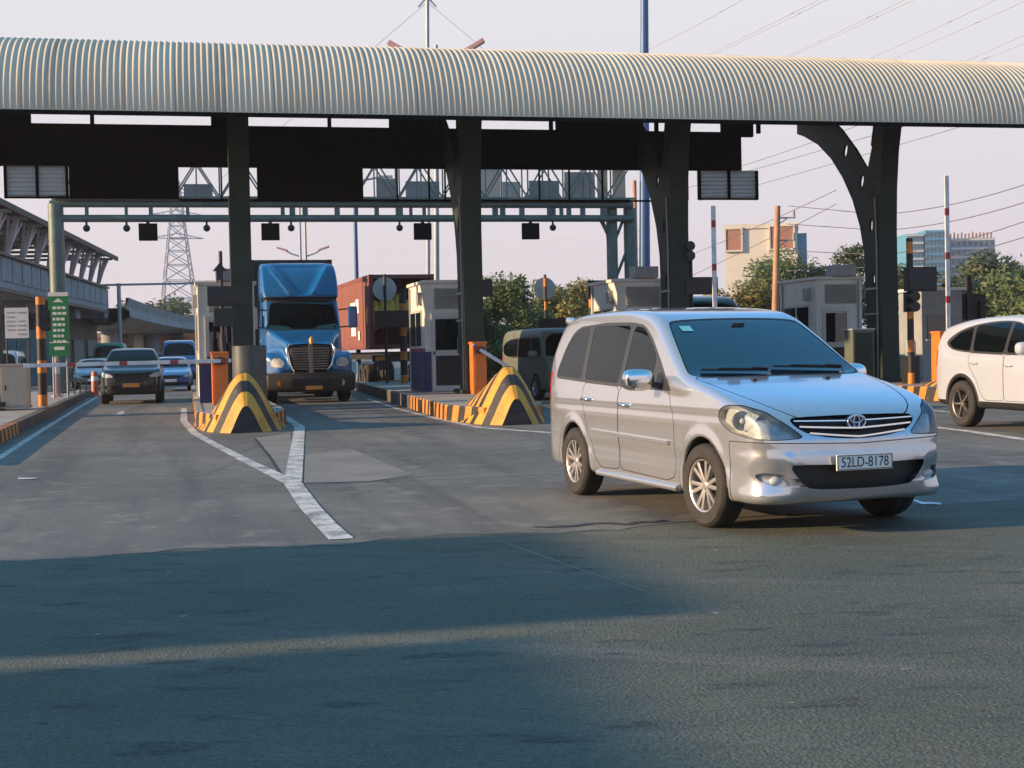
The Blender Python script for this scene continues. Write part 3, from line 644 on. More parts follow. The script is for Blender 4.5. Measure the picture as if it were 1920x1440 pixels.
    # shut lines, doors, bonnet
    if S['hood']:
        hfn = F2(chaikin(S['hood']+[(x, -y) for x, y in S['hood'][::-1] if y > 0], 1), .5, .01); zc = S['ws'][0][1]
        hw = lambda x, y, z: np.maximum(hfn(x, y), S['grille'][-1][1]-.02-z)
        hd, sm = band(sk, hw, .0045) if hero else (sk.split(hw), [])
        sk.build('bonnet_gap', sm, M['dark_gap'], t, push=0.008); sk.build('bonnet', hd, mat, t)
    for i, dp in enumerate(S['doors']):
        dg = side(dp, .07)
        if hero or h < 0.032:
            dd, sm = band(sk, dg, .0038)
            for q in lr(sm): sk.build('door_gap', q, M['dark_gap'], t, push=0.007)
        else: dd = sk.split(dg)
        hx, hz = S['handles'][i]
        for q in lr(dd):
            o = sk.build('door', q, mat, t)
            if not o: continue
            s_ = 1 if sk.V[q[0][0]][1] > 0 else -1
            yy = project(f, np.array([[hx, s_*.88, hz]]*1)); yy = project(f, yy)[0]
            mb = MB(); mb.tube([(hx-.085, yy[1]-s_*.005, hz), (hx-.07, yy[1]+s_*.03, hz+.004), (hx, yy[1]+s_*.038, hz+.006), (hx+.07, yy[1]+s_*.03, hz+.004), (hx+.085, yy[1]-s_*.005, hz)], 0.014, 8)
            mb.build('handle', M['chrome'] if hero else mat, o, smooth=60)
    if hero:                                # bumper line
        bp, bl = band(sk, lambda x, y, z: np.maximum(z-(0.668+0.03*np.abs(y)), 0.42-x), .0035); sk.build('bumper_gap', bl, M['dark_gap'], t, push=0.006); sk.build('front_bumper', bp, mat, t)
    sk.build('body', sk.P, mat, t)
    # bolt-on parts
    for s_ in (1, -1):
        ms = S['dlo'][0]; mz = ms[1]+.10; mx = ms[0]-.30
        mb = MB(); y0 = .86
        mb.bar((mx+.06, s_*(y0-.06), mz-.06), (mx+.02, s_*(y0+.08), mz-.03), .08, .05); 
        mm = mb.build('mirror', M['black'], t, bevel=0.01)
        fm = lambda x, y, z: smax((((np.abs(x-mx)/.10)**3+(np.abs(y-s_*(y0+.15))/.135)**3+(np.abs(z-mz)/.092)**3)**(1/3.)-1)*.09, (mx-.045)-x, .02)
        sm = Skin(fm, (mx-.16, min(s_*(y0+.0), s_*(y0+.3))-.02, mz-.14), (mx+.16, max(s_*(y0+.0), s_*(y0+.3))+.02, mz+.14), .014)
        gl = sm.split(lambda x, y, z: x-(mx-.040)); sm.build('housing', sm.P, M['chrome'] if hero else mat, mm); sm.build('mirror_glass', gl, M['glass'], mm)
    for i, (xw, R_) in enumerate(S['wheels']):
        for s_ in (1, -1): wheel(t, xw, s_*S['track'], S['tyre'], S['tw'], s_, rim or M['alloy'], spokes, hero, steer if i == 0 else 0.0, spin=0.25+i*0.5+s_*.1)
    mb = MB(); mb.box((S['plate_x']+0.012, 0, S['plate_z']), (.012, .47, .115)); pl = mb.build('number_plate', M['plate'] if plate is None else plate, t, bevel=0.003)
    if hero:
        rim_ = MB(); x0 = S['plate_x']+.019
        for q in (((x0, -.228, S['plate_z']-.05), (x0, .228, S['plate_z']-.05)), ((x0, -.228, S['plate_z']+.05), (x0, .228, S['plate_z']+.05)), ((x0, -.228, S['plate_z']-.05), (x0, -.228, S['plate_z']+.05)), ((x0, .228, S['plate_z']-.05), (x0, .228, S['plate_z']+.05))): rim_.bar(q[0], q[1], .006, .004)
        rim_.build('plate_border', M['ink'], pl)
        text_obj('plate_text', '52LD-8178', .105, M['ink'], pl, (x0, 0, S['plate_z']-.002), (R(90), 0, R(90)), .001, sx=.84)
    # rocker strip, wipers
    if S['moulding'] and not lower:
        mf = F2(S['moulding'], .5, .01); zc = sum(p[1] for p in S['moulding'])/4
        for s_ in (1, -1):
            pts = []
            for k in range(15):
                u = k/14; x = S['moulding'][0][0]+(S['moulding'][-1][0]-S['moulding'][0][0])*u; z = (S['moulding'][0][1]+S['moulding'][1][1])/2+u*.02
                q = np.array([[x, s_*.88, z]]); 
                for _ in range(3): q = project(f, q)
                pts.append((x, q[0][1]+s_*.012, z))
            mb = MB()
            for a_, b_ in zip(pts, pts[1:]): mb.bar(a_, b_, .030, .034)
            mb.build('side_moulding', mat, t, bevel=0.004)
    return t, f
# ------------------------------------------------------------------ ground
M['dark_gap'] = pm('panel_gap', (0.05, 0.045, 0.043), 0.7)
def sheet(name, pts, z, mat, label=None, kind='structure', cat=None):
    V = [(p[0], p[1], z) for p in pts]
    o = mobj(name, V, [tuple(range(len(V)))], mat); return prep(o, label, cat, None, kind)
def ribbon(name, pts, w, z, mat):
    V = []; F = []
    pts = [Vector((p[0], p[1], 0)) for p in pts]
    for k, p in enumerate(pts):
        d = (pts[min(k+1, len(pts)-1)]-pts[max(k-1, 0)]).normalized(); n = Vector((-d.y, d.x, 0)); ww = w[k] if isinstance(w, (list, tuple)) else w
        V += [p+n*ww/2+Vector((0, 0, z)), p-n*ww/2+Vector((0, 0, z))]
    for k in range(len(pts)-1): F.append((2*k, 2*k+1, 2*k+3, 2*k+2))
    return prep(mobj(name, V, F, mat), kind='structure')
sheet('ground', [(-900, -300), (900, -300), (900, 1200), (-900, 1200)], -0.012, M['earth'])
ea, eb = G(-40, 1054), G(1262, 984)
edge = [(-60, ea.y-9)] + [(q.x, q.y) for q in [G(x, 1054-(x+40)*0.0537+4*math.sin(x*.013)+2*math.sin(x*.05)) for x in range(-40, 1270, 40)]]
e2 = [(2.6, 11.6), (6, 12.6), (14, 14.5), (60, 25)]
edge += e2
sheet('road', [(60, -40), (-60, -40)][::-1] + edge[::-1], 0.0, M['asphalt'])
sheet('toll_lane_paving', edge + [(60, 260), (-60, 260)], -0.003, M['paving'])
r9 = random.Random(21)
ribbon('pavement_seam', [(a_[0], a_[1]+.02*r9.uniform(-1, 1)) for a_ in edge[1:-3]], [.02+.03*r9.random()**2 for _ in edge[1:-3]], 0.0015, M['black'])
ribbon('pavement_seam', [G(1000+25*k, 989-1.2*k+3*r9.uniform(-1, 1)) for k in range(11)], [.04+.07*r9.random() for _ in range(11)], 0.0025, M['black'])
# pale slabs near the painted fork
def px_sheet(name, pl, z, mat): return sheet(name, [G(*p) for p in pl], z, mat)
px_sheet('pavement', [(478, 822), (545, 812), (548, 892), (532, 894)], 0.001, M['patch'])
px_sheet('pavement', [(572, 852), (660, 842), (775, 890), (690, 903), (570, 905)], 0.001, M['patch'])
ribbon('pavement_seam', [G(930, 1012), G(1010, 1040), G(1100, 1072), G(1210, 1108)], [.010, .014, .012, .010], 0.0015, M['patch'])
ribbon('pavement_seam', [G(478, 822), G(505, 855), G(530, 893)], [.03, .04, .03], 0.0022, M['black'])
ribbon('pavement_seam', [G(570, 906), G(700, 902), G(800, 893), G(900, 888)], [.03, .03, .02, .02], 0.0022, M['black'])
# painted lines
ribbon('road_marking', [G(345, 766), G(345, 790), G(365, 812), G(400, 832), G(470, 868), G(547, 905)], [.15, .16, .16, .15, .16, .19], 0.003, M['road_paint'])
ribbon('road_marking', [G(520, 772), G(562, 800), G(556, 850), G(549, 903)], [.14, .20, .20, .20], 0.0032, M['road_paint'])
ribbon('road_marking', [G(545, 900), G(580, 950), G(612, 985), G(640, 1011)], [.20, .19, .18, .19], 0.0034, M['road_paint'])
ribbon('road_marking', [G(-60, 893), G(0, 858), G(80, 806), G(150, 763), G(186, 742), G(212, 726)], [.13, .12, .12, .13, .13, .14], 0.003, M['road_paint'])
ribbon('road_marking', [G(690, 748), G(750, 768), G(820, 785), G(900, 802), G(1040, 812)], [.14, .14, .15, .16, .2], 0.003, M['road_paint'])
ribbon('road_marking', [G(1735, 799), G(1810, 808), G(1900, 821), G(1990, 834)], .20, 0.003, M['road_paint'])
ribbon('road_marking', [G(1690, 762), G(1755, 770), G(1830, 779)], .12, 0.003, M['road_paint'])
def arrow(px, py):
    o = G(px, py); V = [(-.08, -1.2), (.08, -1.2), (.08, .4), (.3, .4), (0, 1.3), (-.3, .4), (-.08, .4)]
    return sheet('road_marking', [o + Cd*a - Ld*b for a, b in V], 0.003, M['road_paint'])
arrow(226, 775)
# litter
for px, py, rz, n, lb in ((52, 898, .2, 0, 'flattened white paper scrap on the left lane'), (1738, 946, -.3, 1, 'crumpled white paper scrap in the shade of the silver minivan')):
    mb = MB(); g = [[(i*.075-.11, j*.05-.05, .004+.012*rnd.random()+(.03 if n and i == 0 else 0)) for j in range(3)] for i in range(4)]
    V = [q for r in g for q in r]; F = [(i*3+j, i*3+j+1, i*3+j+4, i*3+j+3) for i in range(3) for j in range(2)]
    mb.add(V, F); q = G(px, py); o = mb.build('paper_scrap', M['litter'], None, loc=(q.x, q.y, 0.002), rz=rz); prep(o, lb, 'litter')
# ------------------------------------------------------------------ canopy
CA = R(12.0); CC = Vector((math.cos(CA), math.sin(CA), 0)); CL = Vector((-math.sin(CA), math.cos(CA), 0))
COLS0 = P(-44, 600, 33.2); COLS0.z = 0
COLS = [P(437, 600, 34.4), P(872, 600, 35.6), P(1262, 600, 36.8), P(1655, 600, 38.0)]
for c in COLS: c.z = 0
K0 = COLS[3]
def cp(c, t, z): return K0 + CC*c + CL*t + Vector((0, 0, z))
def roof_prof(n=26):
    pr = []
    for k in range(n+1):                      # quarter ellipse from the eave up to the crown, then nearly level
        a = math.pi/2*k/n; pr.append((-3.0+2.9*(1-math.cos(a)), 6.90+2.08*math.sin(a)))
    return pr + [(1.2, 8.98), (2.6, 8.93), (4.0, 8.86), (5.6, 8.72)]
def build_canopy():
    root = thing('toll_canopy', 'long toll plaza canopy with a curved ribbed sheet roof over all the lanes', 'canopy', tuple(cp(0, 0, 0)), CA)
    pr = roof_prof(); pitch = 0.137; c0, c1 = -25.0, 23.0; V = []; F = []
    n = int((c1-c0)/pitch); sub = 8
    cs = [c0+pitch*(i/sub) for i in range(n*sub+1)]
    # outward direction per profile point
    nor = []
    for k in range(len(pr)):
        a = pr[max(k-1, 0)]; b = pr[min(k+1, len(pr)-1)]; d = Vector((b[0]-a[0], b[1]-a[1])).normalized(); nor.append((-d.y, d.x))
    for i, c in enumerate(cs):
        u = (i % sub)/sub; w = 0.034*(0.5+0.5*math.cos(2*math.pi*u)); w = float(w)
        for k, (t, z) in enumerate(pr): V.append((c, t+nor[k][0]*w, z+nor[k][1]*w))
    m = len(pr)
    for i in range(len(cs)-1):
        for k in range(m-1): F.append((i*m+k, i*m+m+k, i*m+m+k+1, i*m+k+1))
    mobj('roof_sheet', V, F, M['roof'], root, smooth=60)
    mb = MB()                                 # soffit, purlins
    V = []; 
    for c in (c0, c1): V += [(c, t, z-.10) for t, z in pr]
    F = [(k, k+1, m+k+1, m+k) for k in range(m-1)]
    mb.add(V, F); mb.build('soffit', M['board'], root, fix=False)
    mb = MB()
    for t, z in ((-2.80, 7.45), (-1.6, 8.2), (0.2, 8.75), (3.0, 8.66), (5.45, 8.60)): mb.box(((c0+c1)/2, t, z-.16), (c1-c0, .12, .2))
    mb.build('purlin', M['board'], root)
    mb = MB()
    for k in range(1, len(pr)-4):
        pass
    # underslung lamp by the eave
    for c, lab in ((3.4, 1),):
        mb = MB(); mb.prism([(-.33, 0), (.33, 0), (.20, -.24), (-.20, -.24)], lambda a, b, w: Vector((c+a, -2.6+w, 6.9+b)), .5); mb.build('flood_lamp', M['dark_steel'], root, bevel=.01)
    # sign boards hung under the back of the roof
    t0 = 3.0; bz, mz, tz = 5.62, 6.47, 7.56; xr = -2.88; xl = -25.0
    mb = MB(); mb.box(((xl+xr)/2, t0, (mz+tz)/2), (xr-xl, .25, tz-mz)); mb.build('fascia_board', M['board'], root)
    def bx(px): 
        d = ray(px, 340); q = K0+CL*t0; k = ((q-CAM).dot(CL))/d.dot(CL); return (CAM+d*k-q).dot(CC)
    def panel(a, b, name, mat, d=.22, zz=bz):
        mb = MB(); mb.box(((bx(a)+bx(b))/2, t0, (zz+mz)/2-.001), (bx(b)-bx(a), d, mz-zz-.002)); return mb.build(name, mat, root)
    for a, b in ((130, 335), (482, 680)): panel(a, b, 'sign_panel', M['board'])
    for a, b in ((8, 128), (1309, 1420)):
        fr = MB(); xa, xb = bx(a), bx(b)
        for x in (xa+.03, (xa+xb)/2+.02, xb-.03): fr.box((x, t0, (bz+mz)/2), (.07, .14, mz-bz-.004))
        fr.box(((xa+xb)/2, t0, bz+.03), (xb-xa-.16, .12, .05)); f = fr.build('louvre_frame', M['board'], root)
        V = []; F = []; nz = 14
        for i in range(nz+1):
            z = bz+.06+(mz-bz-.06)*i/nz; V += [(xa+.06, t0+(.05 if i % 2 else -.03), z), (xb-.06, t0+(.05 if i % 2 else -.03), z)]
        F = [(2*i, 2*i+1, 2*i+3, 2*i+2) for i in range(nz)]; mobj('louvre_sheet', V, F, M['louvre'], f)
    mb = MB()                                  # hangers and mullions of the open bays
    for px in (415, 453, 745, 805, 835, 1012, 1068, 1130, 1290): mb.box((bx(px), t0+.05, (bz+mz)/2-.003), (.045, .05, mz-bz))
    mb.box(((bx(335)+bx(1290))/2, t0+.12, bz-.02), (bx(1290)-bx(335), .05, .05)); mb.build('hanger', M['board'], root)
    mb = MB()
    for c in [xl+1+3.1*i for i in range(8)]: mb = MB(); mb.box((c, t0, 8.1), (.10, .12, 1.1)); mb.build('hanger', M['board'], root)
    for a, b in ((-40, 58), (400, 458), (735, 838), (862, 890), (1050, 1214), (1362, 1421)):   # closing plates beside the rafters
        mb = MB(); mb.box(((bx(a)+bx(b))/2, t0+.35, (7.50+8.9)/2), (bx(b)-bx(a), .16, 1.4)); mb.build('closing_plate', M['board'], root)
    # Y-shaped columns
    outer = [(.95, .0), (.95, 2.0), (1.05, 3.9), (1.30, 4.7), (1.75, 5.5), (2.35, 6.2), (3.1, 6.85), (4.0, 7.4), (5.0, 7.8), (5.5, 7.95), (5.5, 8.55), (4.3, 8.45), (3.3, 8.15), (2.4, 7.6), (1.5, 6.9), (.78, 6.22), (.50, 6.8), (.30, 7.5), (.15, 8.2), (.1, 8.8), (-.75, 8.7), (-.55, 8.2), (-.30, 7.4), (-.08, 6.6), (.05, 5.6), (.10, 4.5), (.08, 2.), (.0, 0.)]
    def ell(t, z, a, b, rot): return [(t+a*math.cos(q)*math.cos(rot)-b*math.sin(q)*math.sin(rot), z+a*math.cos(q)*math.sin(rot)+b*math.sin(q)*math.cos(rot)) for q in (2*math.pi*i/14 for i in range(14))]
    holes = [ell(2.15, 6.95, .13, .20, .5), ell(1.15, 5.95, .12, .20, .4), ell(.62, 4.65, .10, .21, .1), ell(.52, 3.15, .09, .22, .05), ell(.35, 5.95, .05, .05, 0)]
    for i, c in enumerate(COLS+[COLS0]):
        q = (c-K0); cc, tt = q.dot(CC), q.dot(CL)
        mb = MB(); mb.prism(outer, lambda a, b, w: Vector((cc+w, tt+a, b)), .07, holes)
        col = mb.build('column', M['col_green'], root)
        fr_ = [(.0, 0.), (.08, 2.), (.10, 4.5), (.05, 5.6), (-.08, 6.6), (-.30, 7.4), (-.55, 8.2), (-.75, 8.7)]
        mb = MB(); mb.prism([(a-.045, b) for a, b in fr_]+[(a-.003, b) for a, b in fr_[::-1]], lambda a, b, w: Vector((cc-.01+w, tt+a, b)), .50); mb.build('flange', M['col_green'], col)
        rr_ = [(.50, 6.85), (.30, 7.5), (.15, 8.2), (.1, 8.75)]
        mb = MB(); mb.prism([(a+.045, b) for a, b in rr_]+[(a+.003, b) for a, b in rr_[::-1]], lambda a, b, w: Vector((cc-.01+w, tt+a, b)), .30); mb.build('flange', M['col_green'], col)
        mb = MB(); mb.prism([(.12, 0), (.9, 0), (.9, 3.0), (.12, 3.0)], lambda a, b, w: Vector((cc+.43+w, tt+a, b)), .03); mb.build('stiffener', M['col_green'], col)
        mb = MB(); mb.box((cc+.23, tt+.5, .37), (.75, 1.3, .1)); mb.build('base_plate', M['col_green'], col, bevel=.015)
        mb = MB(); mb.box((cc-.06, tt+.45, 1.55), (.12, .30, .42)); mb.build('junction_box', M['black'], col, bevel=.01)
        mb = MB(); mb.tube([(cc-.025, tt+.25, .4), (cc-.025, tt+.25, 4.2), (cc-.025, tt+.32, 5.4)], .022, 6); mb.build('cable_conduit', M['grey'], col)
        mb = MB(); mb.box((cc-.04, tt+.55, 2.9), (.08, .7, .06)); mb.box((cc-.04, tt+.55, 2.2), (.08, .7, .04)); mb.build('strap', M['grey'], col)
        # beams up to the crown on either side of each column
        mb = MB(); mb.box((cc+.23, tt+2.3, 8.62), (.30, 6.2, .26)); mb.build('rafter', M['board'], root)
    mb = MB(); mb.box((-9.5, -.55, 8.3), (31, .3, .5)); mb.box((-9.5, 5.3, 8.55), (31, .3, .25)); mb.build('long_beam', M['board'], root)
    return root
build_canopy()
# ------------------------------------------------------------------ traffic islands
IH = 0.32
def island(name, nose, rear, hw, label, mound=True, rear_ext=16.0, group='kerbed islands between the toll lanes', stripe=9.0, nw=None):
    d = Vector((rear.x-nose.x, rear.y-nose.y, 0)); L = d.length+rear_ext; d.normalize(); rz = math.atan2(d.y, d.x)
    nw = nw or hw*0.78
    def out(inset, n=8):
        pts = [(.55 if mound else -.3, -nw*.72+inset), (2.4, -hw+inset), (L, -hw+inset), (L, hw-inset), (2.4, hw-inset), (.55 if mound else -.3, nw*.72-inset)]
        return pts
    root = thing('traffic_island', label, 'traffic island', (nose.x, nose.y, 0), rz, group)
    mb = MB(); o1 = out(.0); o2 = out(.14)
    n = len(o1); V = [(a, b, -.02) for a, b in o1]+[(a, b, IH) for a, b in o1]+[(a, b, IH) for a, b in o2]
    F = [(i, (i+1) % n, (i+1) % n+n, i+n) for i in range(n)]+[(i+n, (i+1) % n+n, (i+1) % n+2*n, i+2*n) for i in range(n)]
    # a long kerb: stripes at the nose, plain further back
    def midf(f): return sum(V[i][0] for i in f)/len(f)
    V2 = []; F2_ = []; fm = []
    seg = 24
    for i in range(n):
        a, b = o1[i], o1[(i+1) % n]; ia, ib = o2[i], o2[(i+1) % n]; k = seg if abs(a[0]-b[0]) > 4 else 1
        for s_ in range(k):
            u0, u1 = s_/k, (s_+1)/k; lp = lambda p, q, u: (p[0]+(q[0]-p[0])*u, p[1]+(q[1]-p[1])*u)
            A, B, IA, IB = lp(a, b, u0), lp(a, b, u1), lp(ia, ib, u0), lp(ia, ib, u1); m0 = len(V2)
            V2 += [(*A, -.02), (*B, -.02), (*B, IH-.03), (*A, IH-.03), (A[0], A[1]*.985, IH), (B[0], B[1]*.985, IH), (*IB, IH), (*IA, IH)]
            F2_ += [(m0, m0+1, m0+2, m0+3), (m0+3, m0+2, m0+5, m0+4), (m0+4, m0+5, m0+6, m0+7)]
            fm += [0 if (A[0]+B[0])/2 < stripe else 1]*2+[2]
    mobj('kerb', V2, F2_, [M['kerb_or'], M['kerb_dark'], M['concrete']], root, fm=fm)
    mobj('island_top', [(a, b, IH-.012) for a, b in out(.135)], [tuple(range(n))], M['concrete'], root)
    if mound: make_mound(root, nose, rz, nw)
    return root, d, rz
def make_mound(root, nose, rz, nw):
    # a nose that rises backwards to a ridge and falls again, striped across
    st = [(-.02, .25, .48), (.12, .34, .60), (.30, .43, .77), (.50, .52, .95), (.66, .58, 1.05), (.82, .62, 1.08), (1.0, .65, 1.03), (1.4, .69, .93), (2.0, .73, .78), (2.7, .77, .60), (3.4, .80, .46), (4.2, .80, IH+.015)]
    st2 = []
    for k in range(len(st)-1):
        for s_ in range(5): u = s_/5; st2.append(tuple(a+(b-a)*(u*u*(3-2*u)*.4+u*.6) for a, b in zip(st[k], st[k+1])))
    st = st2+[st[-1]]
    V = []; F = []; n = 48
    for x, w, h in st:
        for k in range(n+1):
            u = -1+2*k/n; au = abs(u)
            z = h*(1-(math.sqrt(au*au+.06)-.245)/(math.sqrt(1.06)-.245)); z = z*(1+.10*math.sin(math.pi*min(1, au)))
            dn = .016*mnoise.noise((x*4, u*w*5, z*4+nose.x)) + .008*mnoise.noise((x*14, u*w*14, z*14))
            V.append((x+dn, u*w*1.16*(1+dn), max(z*(1+dn), -.005)))
    m = n+1
    for i in range(len(st)-1):
        for k in range(n): F.append((i*m+k, i*m+m+k, i*m+m+k+1, i*m+k+1))
    mobj('crash_mound', V, F, M['mound_st'], root, smooth=60)
    mobj('mound_face', V[:m], [tuple(range(m))], M['mound_face'], root)
M['mound_face'] = pm('mound_face_paint', (.018, .017, .018), .6, 0, .3, 3, dirt=.3)
I1n, I2n = G(463, 812), G(972, 797)
I1 = island('i', I1n+Ld*.1, COLS[0]+Ld*3.5+Cd*-.1, .88, 'kerbed island with a striped crash mound just left of the blue truck', nw=.74)
I2 = island('i', I2n+Ld*.1, Vector((-2.35, 39, 0)), 1.0, 'kerbed island with a striped crash mound right behind the silver minivan', nw=.74)
I3 = island('i', Vector((6.0, 28.2, 0)), COLS[2]+Ld*3.5+Cd*-.1, 1.0, 'kerbed island under the third booth, mostly hidden by the silver minivan', nw=.74)
I4 = island('i', Vector((11.4, 31.0, 0)), COLS[3]+Ld*3.5+Cd*-.1, 1.05, 'kerbed island with orange and black stripes beside the white car', nw=.8, stripe=14)
def left_island():
    a, b = G(-30, 848), G(172, 741); d = Vector((b.x-a.x, b.y-a.y, 0)).normalized(); rz = math.atan2(d.y, d.x)
    s = a-d*3; L = (b-s).length; W = 3.6
    root = thing('traffic_island', 'broad pavement island with a dark kerb at the far left lane edge', 'traffic island', (s.x, s.y, 0), rz)
    V = []; F = []; fm = []; k = 30; h = .22
    for i in range(k):
        x0, x1 = L*i/k, L*(i+1)/k; m0 = len(V); V += [(x0, 0, -.02), (x1, 0, -.02), (x1, .015, h), (x0, .015, h), (x1, .20, h+.002), (x0, .20, h+.002)]
        F += [(m0, m0+1, m0+2, m0+3), (m0+3, m0+2, m0+4, m0+5)]; fm += [0 if x1 < 8.6 else 1]*2
    mobj('kerb', V, F, [M['kerb_or'], M['kerb_dark']], root, fm=fm)
    mobj('island_top', [(0, .195, h-.012), (L, .195, h-.012), (L, W, h-.012), (0, W, h-.012)], [(0, 1, 2, 3)], M['concrete'], root)
    mobj('kerb_end', [(0, W, -.02), (0, 0, -.02), (0, .015, h), (0, W, h)], [(0, 1, 2, 3)], M['kerb_dark'], root)
    mobj('kerb_end', [(L, 0, -.02), (L, W, -.02), (L, W, h), (L, .015, h)], [(0, 1, 2, 3)], M['kerb_dark'], root)
left_island()
# ------------------------------------------------------------------ the silver minivan and other vehicles
def heading(dx, dy): return math.atan2(dy, dx)
MPVPOS = Vector((2.27, 10.97, 0)); MPVRZ = R(-90+18.5)
mpv, mf_ = make_car('minivan', 'silver minivan turning out of the toll plaza in the foreground', 'minivan', MPV, M['silver'], MPVPOS, MPVRZ, h=0.026, hero=True, spokes=6, steer=R(4), wmat=M['glass_ws'])
def mpv_extras(t, f):
    def nose(y, z):
        q = np.array([[.85, y, z]])
        for _ in range(6): 
            v = f(*q.T)[0]; q[0, 0] -= v*1.0
        return q[0]
    gr = [c for c in t.children if c.name.startswith('grille')][0]
    for k, (z0, dz, w) in enumerate(((.842, .015, .50), (.800, .022, .47), (.752, .024, .40))):
        mb = MB(); V = []; n = 24; th = .014 if k else .010
        for i in range(n+1):
            u = -1+2*i/n; y = u*w; z = z0 - .035*(1-abs(u)**1.2)*(0.3+.35*k); p = nose(y, z); x = p[0]+.004
            V += [(x, y, z-th), (x+.012, y, z-th*.3), (x+.010, y, z+th*.6), (x-.02, y, z+th), (x-.03, y, z-th)]
        F = []
        for i in range(n):
            for j in range(5): F.append((i*5+j, i*5+(j+1) % 5, i*5+5+(j+1) % 5, i*5+5+j))
        F += [tuple(range(5)), tuple(range(len(V)-5, len(V)))[::-1]]
        mb.add(V, F); mb.build('grille_bar', M['chrome'], gr, smooth=40)
    p = nose(0, .825); em = MB(); em.lathe([(.001, .012), (.055, .010), (.062, .0)], axis='X', n=24)
    V = [Vector((v.x+p[0]+.005, v.y*1.35, v.z*.92+.823)) for v in em.v]; em.v = V; badge = em.build('emblem', M['blue_box'], t, smooth=40)
    def ring(cy, cz, a, b, r=.006):
        mb = MB(); mb.tube([(p[0]+.022, cy+a*math.cos(q), cz+b*math.sin(q)) for q in (2*math.pi*i/28 for i in range(29))], r, 6); mb.build('emblem_ring', M['chrome'], badge, smooth=180)
    ring(0, .823, .074, .050, .007); ring(0, .823, .024, .047); ring(0, .842, .052, .026)
    ws = [c for c in t.children if c.name.startswith('windscreen')][0]
    def on_glass(y, z):
        q = np.array([[-.6, y, z]])
        for _ in range(25): q[0, 0] += np.clip(-f(*q.T)[0], -.1, .1)
        return Vector(q[0])
    for ya, yb, za, zb in ((.60, -.02, 1.19, 1.215), (-.10, -.66, 1.185, 1.20)):
        a, b = on_glass(ya, za), on_glass(yb, zb); n = Vector((.62, 0, .78)); mb = MB()
        pts = [on_glass(ya+(yb-ya)*i/8, za+(zb-za)*i/8)+n*.018 for i in range(9)]
        mb.tube(pts, .010, 6); mb.tube([q+n*.014 for q in pts[2:7]], .007, 6); mb.tube([pts[0]+Vector((.06, 0, -.06)), pts[0]+n*.02, pts[2]+n*.022], .011, 6); mb.build('wiper', M['black'], t, smooth=60)
    for y in (.33, -.33):
        q = np.array([[-.12, y, 1.2]])
        for _ in range(20): q[0, 2] -= np.clip(f(*q.T)[0], -.1, .1)
        mb = MB(); mb.box((q[0][0], y, q[0][2]+.006), (.03, .035, .014)); mb.build('washer_nozzle', M['black'], t, bevel=.004)
    # mirror post inside, rear spoiler
    m2 = on_glass(0, 1.58); mb = MB(); mb.box(m2+Vector((.008, 0, .0)), (.012, .12, .03)); mb.build('inner_mirror', M['black'], ws, bevel=.004)
    def sp(x, y, z):
        q = np.sqrt(np.maximum(np.abs(x+3.42)-.09, 0)**2+np.maximum(np.abs(y)-.60, 0)**2+np.maximum(np.abs(z-1.672+(x+3.4)*.15)-.006, 0)**2)-.03; return q
    s = Skin(sp, (-3.6, -.7, 1.58), (-3.25, .7, 1.78), .02); s.build('spoiler', s.P, M['silver'], t)
    q = on_glass(-.50, 1.555); mb = MB(); pts = [on_glass(-.50+dy, 1.555+dz)+Vector((.62, 0, .78))*.003 for dy, dz in ((-.05, -.025), (.05, -.025), (.05, .02), (-.05, .02))]; mb.add(pts, [(0, 1, 2, 3)]); mb.build('sticker', M['sticker'], ws)
    for s_ in (1, -1):
        pts = []
        for k in range(13):
            x = -.46-1.72*k/12; p = np.array([[x, s_*.88, .29]])
            for _ in range(3): p = project(f, p)
            pts.append((x, p[0][1]+s_*.006, .262))
        mb = MB(); mb.tube(pts, .03, 8); mb.build('side_skirt', M['silver'], t, smooth=60)
M['sticker'] = pm('pale_blue_sticker', (.15, .5, .6), .4)
mpv_extras(mpv, mf_)
M['dull_chrome'] = pm('dull_chrome', (0.22, 0.20, 0.18), .4, .7, .3, 4, dirt=.4)
# ------------------------------------------------------------------ traffic
LH = heading(-Ld.x, -Ld.y)
def gpos(px, Y): q = P(px, 660, Y); return Vector((q.x, Y, 0))
suv, _ = make_car('suv', 'white car with black lower cladding cut off by the right frame edge', 'car', SUV, M['white_paint'], Vector((8.95, 20.05, 0)), R(-90+14), h=0.03, rim=M['dull_chrome'], spokes=5, lower=True, scale=1.08)
make_car('suv', 'dark car with one lit headlamp waiting behind the lowered barrier arm', 'car', SUV, M['dark_paint'], gpos(246, 43.2), LH, h=0.035, plate=M['plate_y'], lower=True, scale=1.04)
make_car('sedan', 'blue grey car half hidden behind the dark car at the barrier', 'car', SEDAN, M['blue_paint'], gpos(319, 58), LH, h=0.055)
make_car('van', 'tall blue van far behind in the queue below the power pylon', 'van', VAN, M['blue_paint'], gpos(336, 86), LH, h=0.07, scale=1.25)
make_car('sedan', 'dull grey car left of the dark car beyond the barrier', 'car', SEDAN, M['grey_paint'], gpos(172, 64), LH, h=0.055)
make_car('van', 'white van behind the tan cabinet at the left edge', 'van', VAN, M['white_paint'], gpos(-2, 60), LH, h=0.055, scale=.95)
make_car('van', 'green van roof in the distance left of the dark car', 'van', VAN, M['green_paint'], gpos(205, 92), LH, h=0.08, scale=1.25)
make_car('van', 'boxy dull grey van right behind the silver minivan', 'van', VAN, M['khaki_paint'], gpos(1066, 39), LH+R(4), h=0.04, scale=1.02)
make_car('van', 'dark tall van whose rounded roof shows above the silver minivan', 'van', VAN, M['mover'], gpos(1322, 43), LH, h=0.05, scale=1.52)
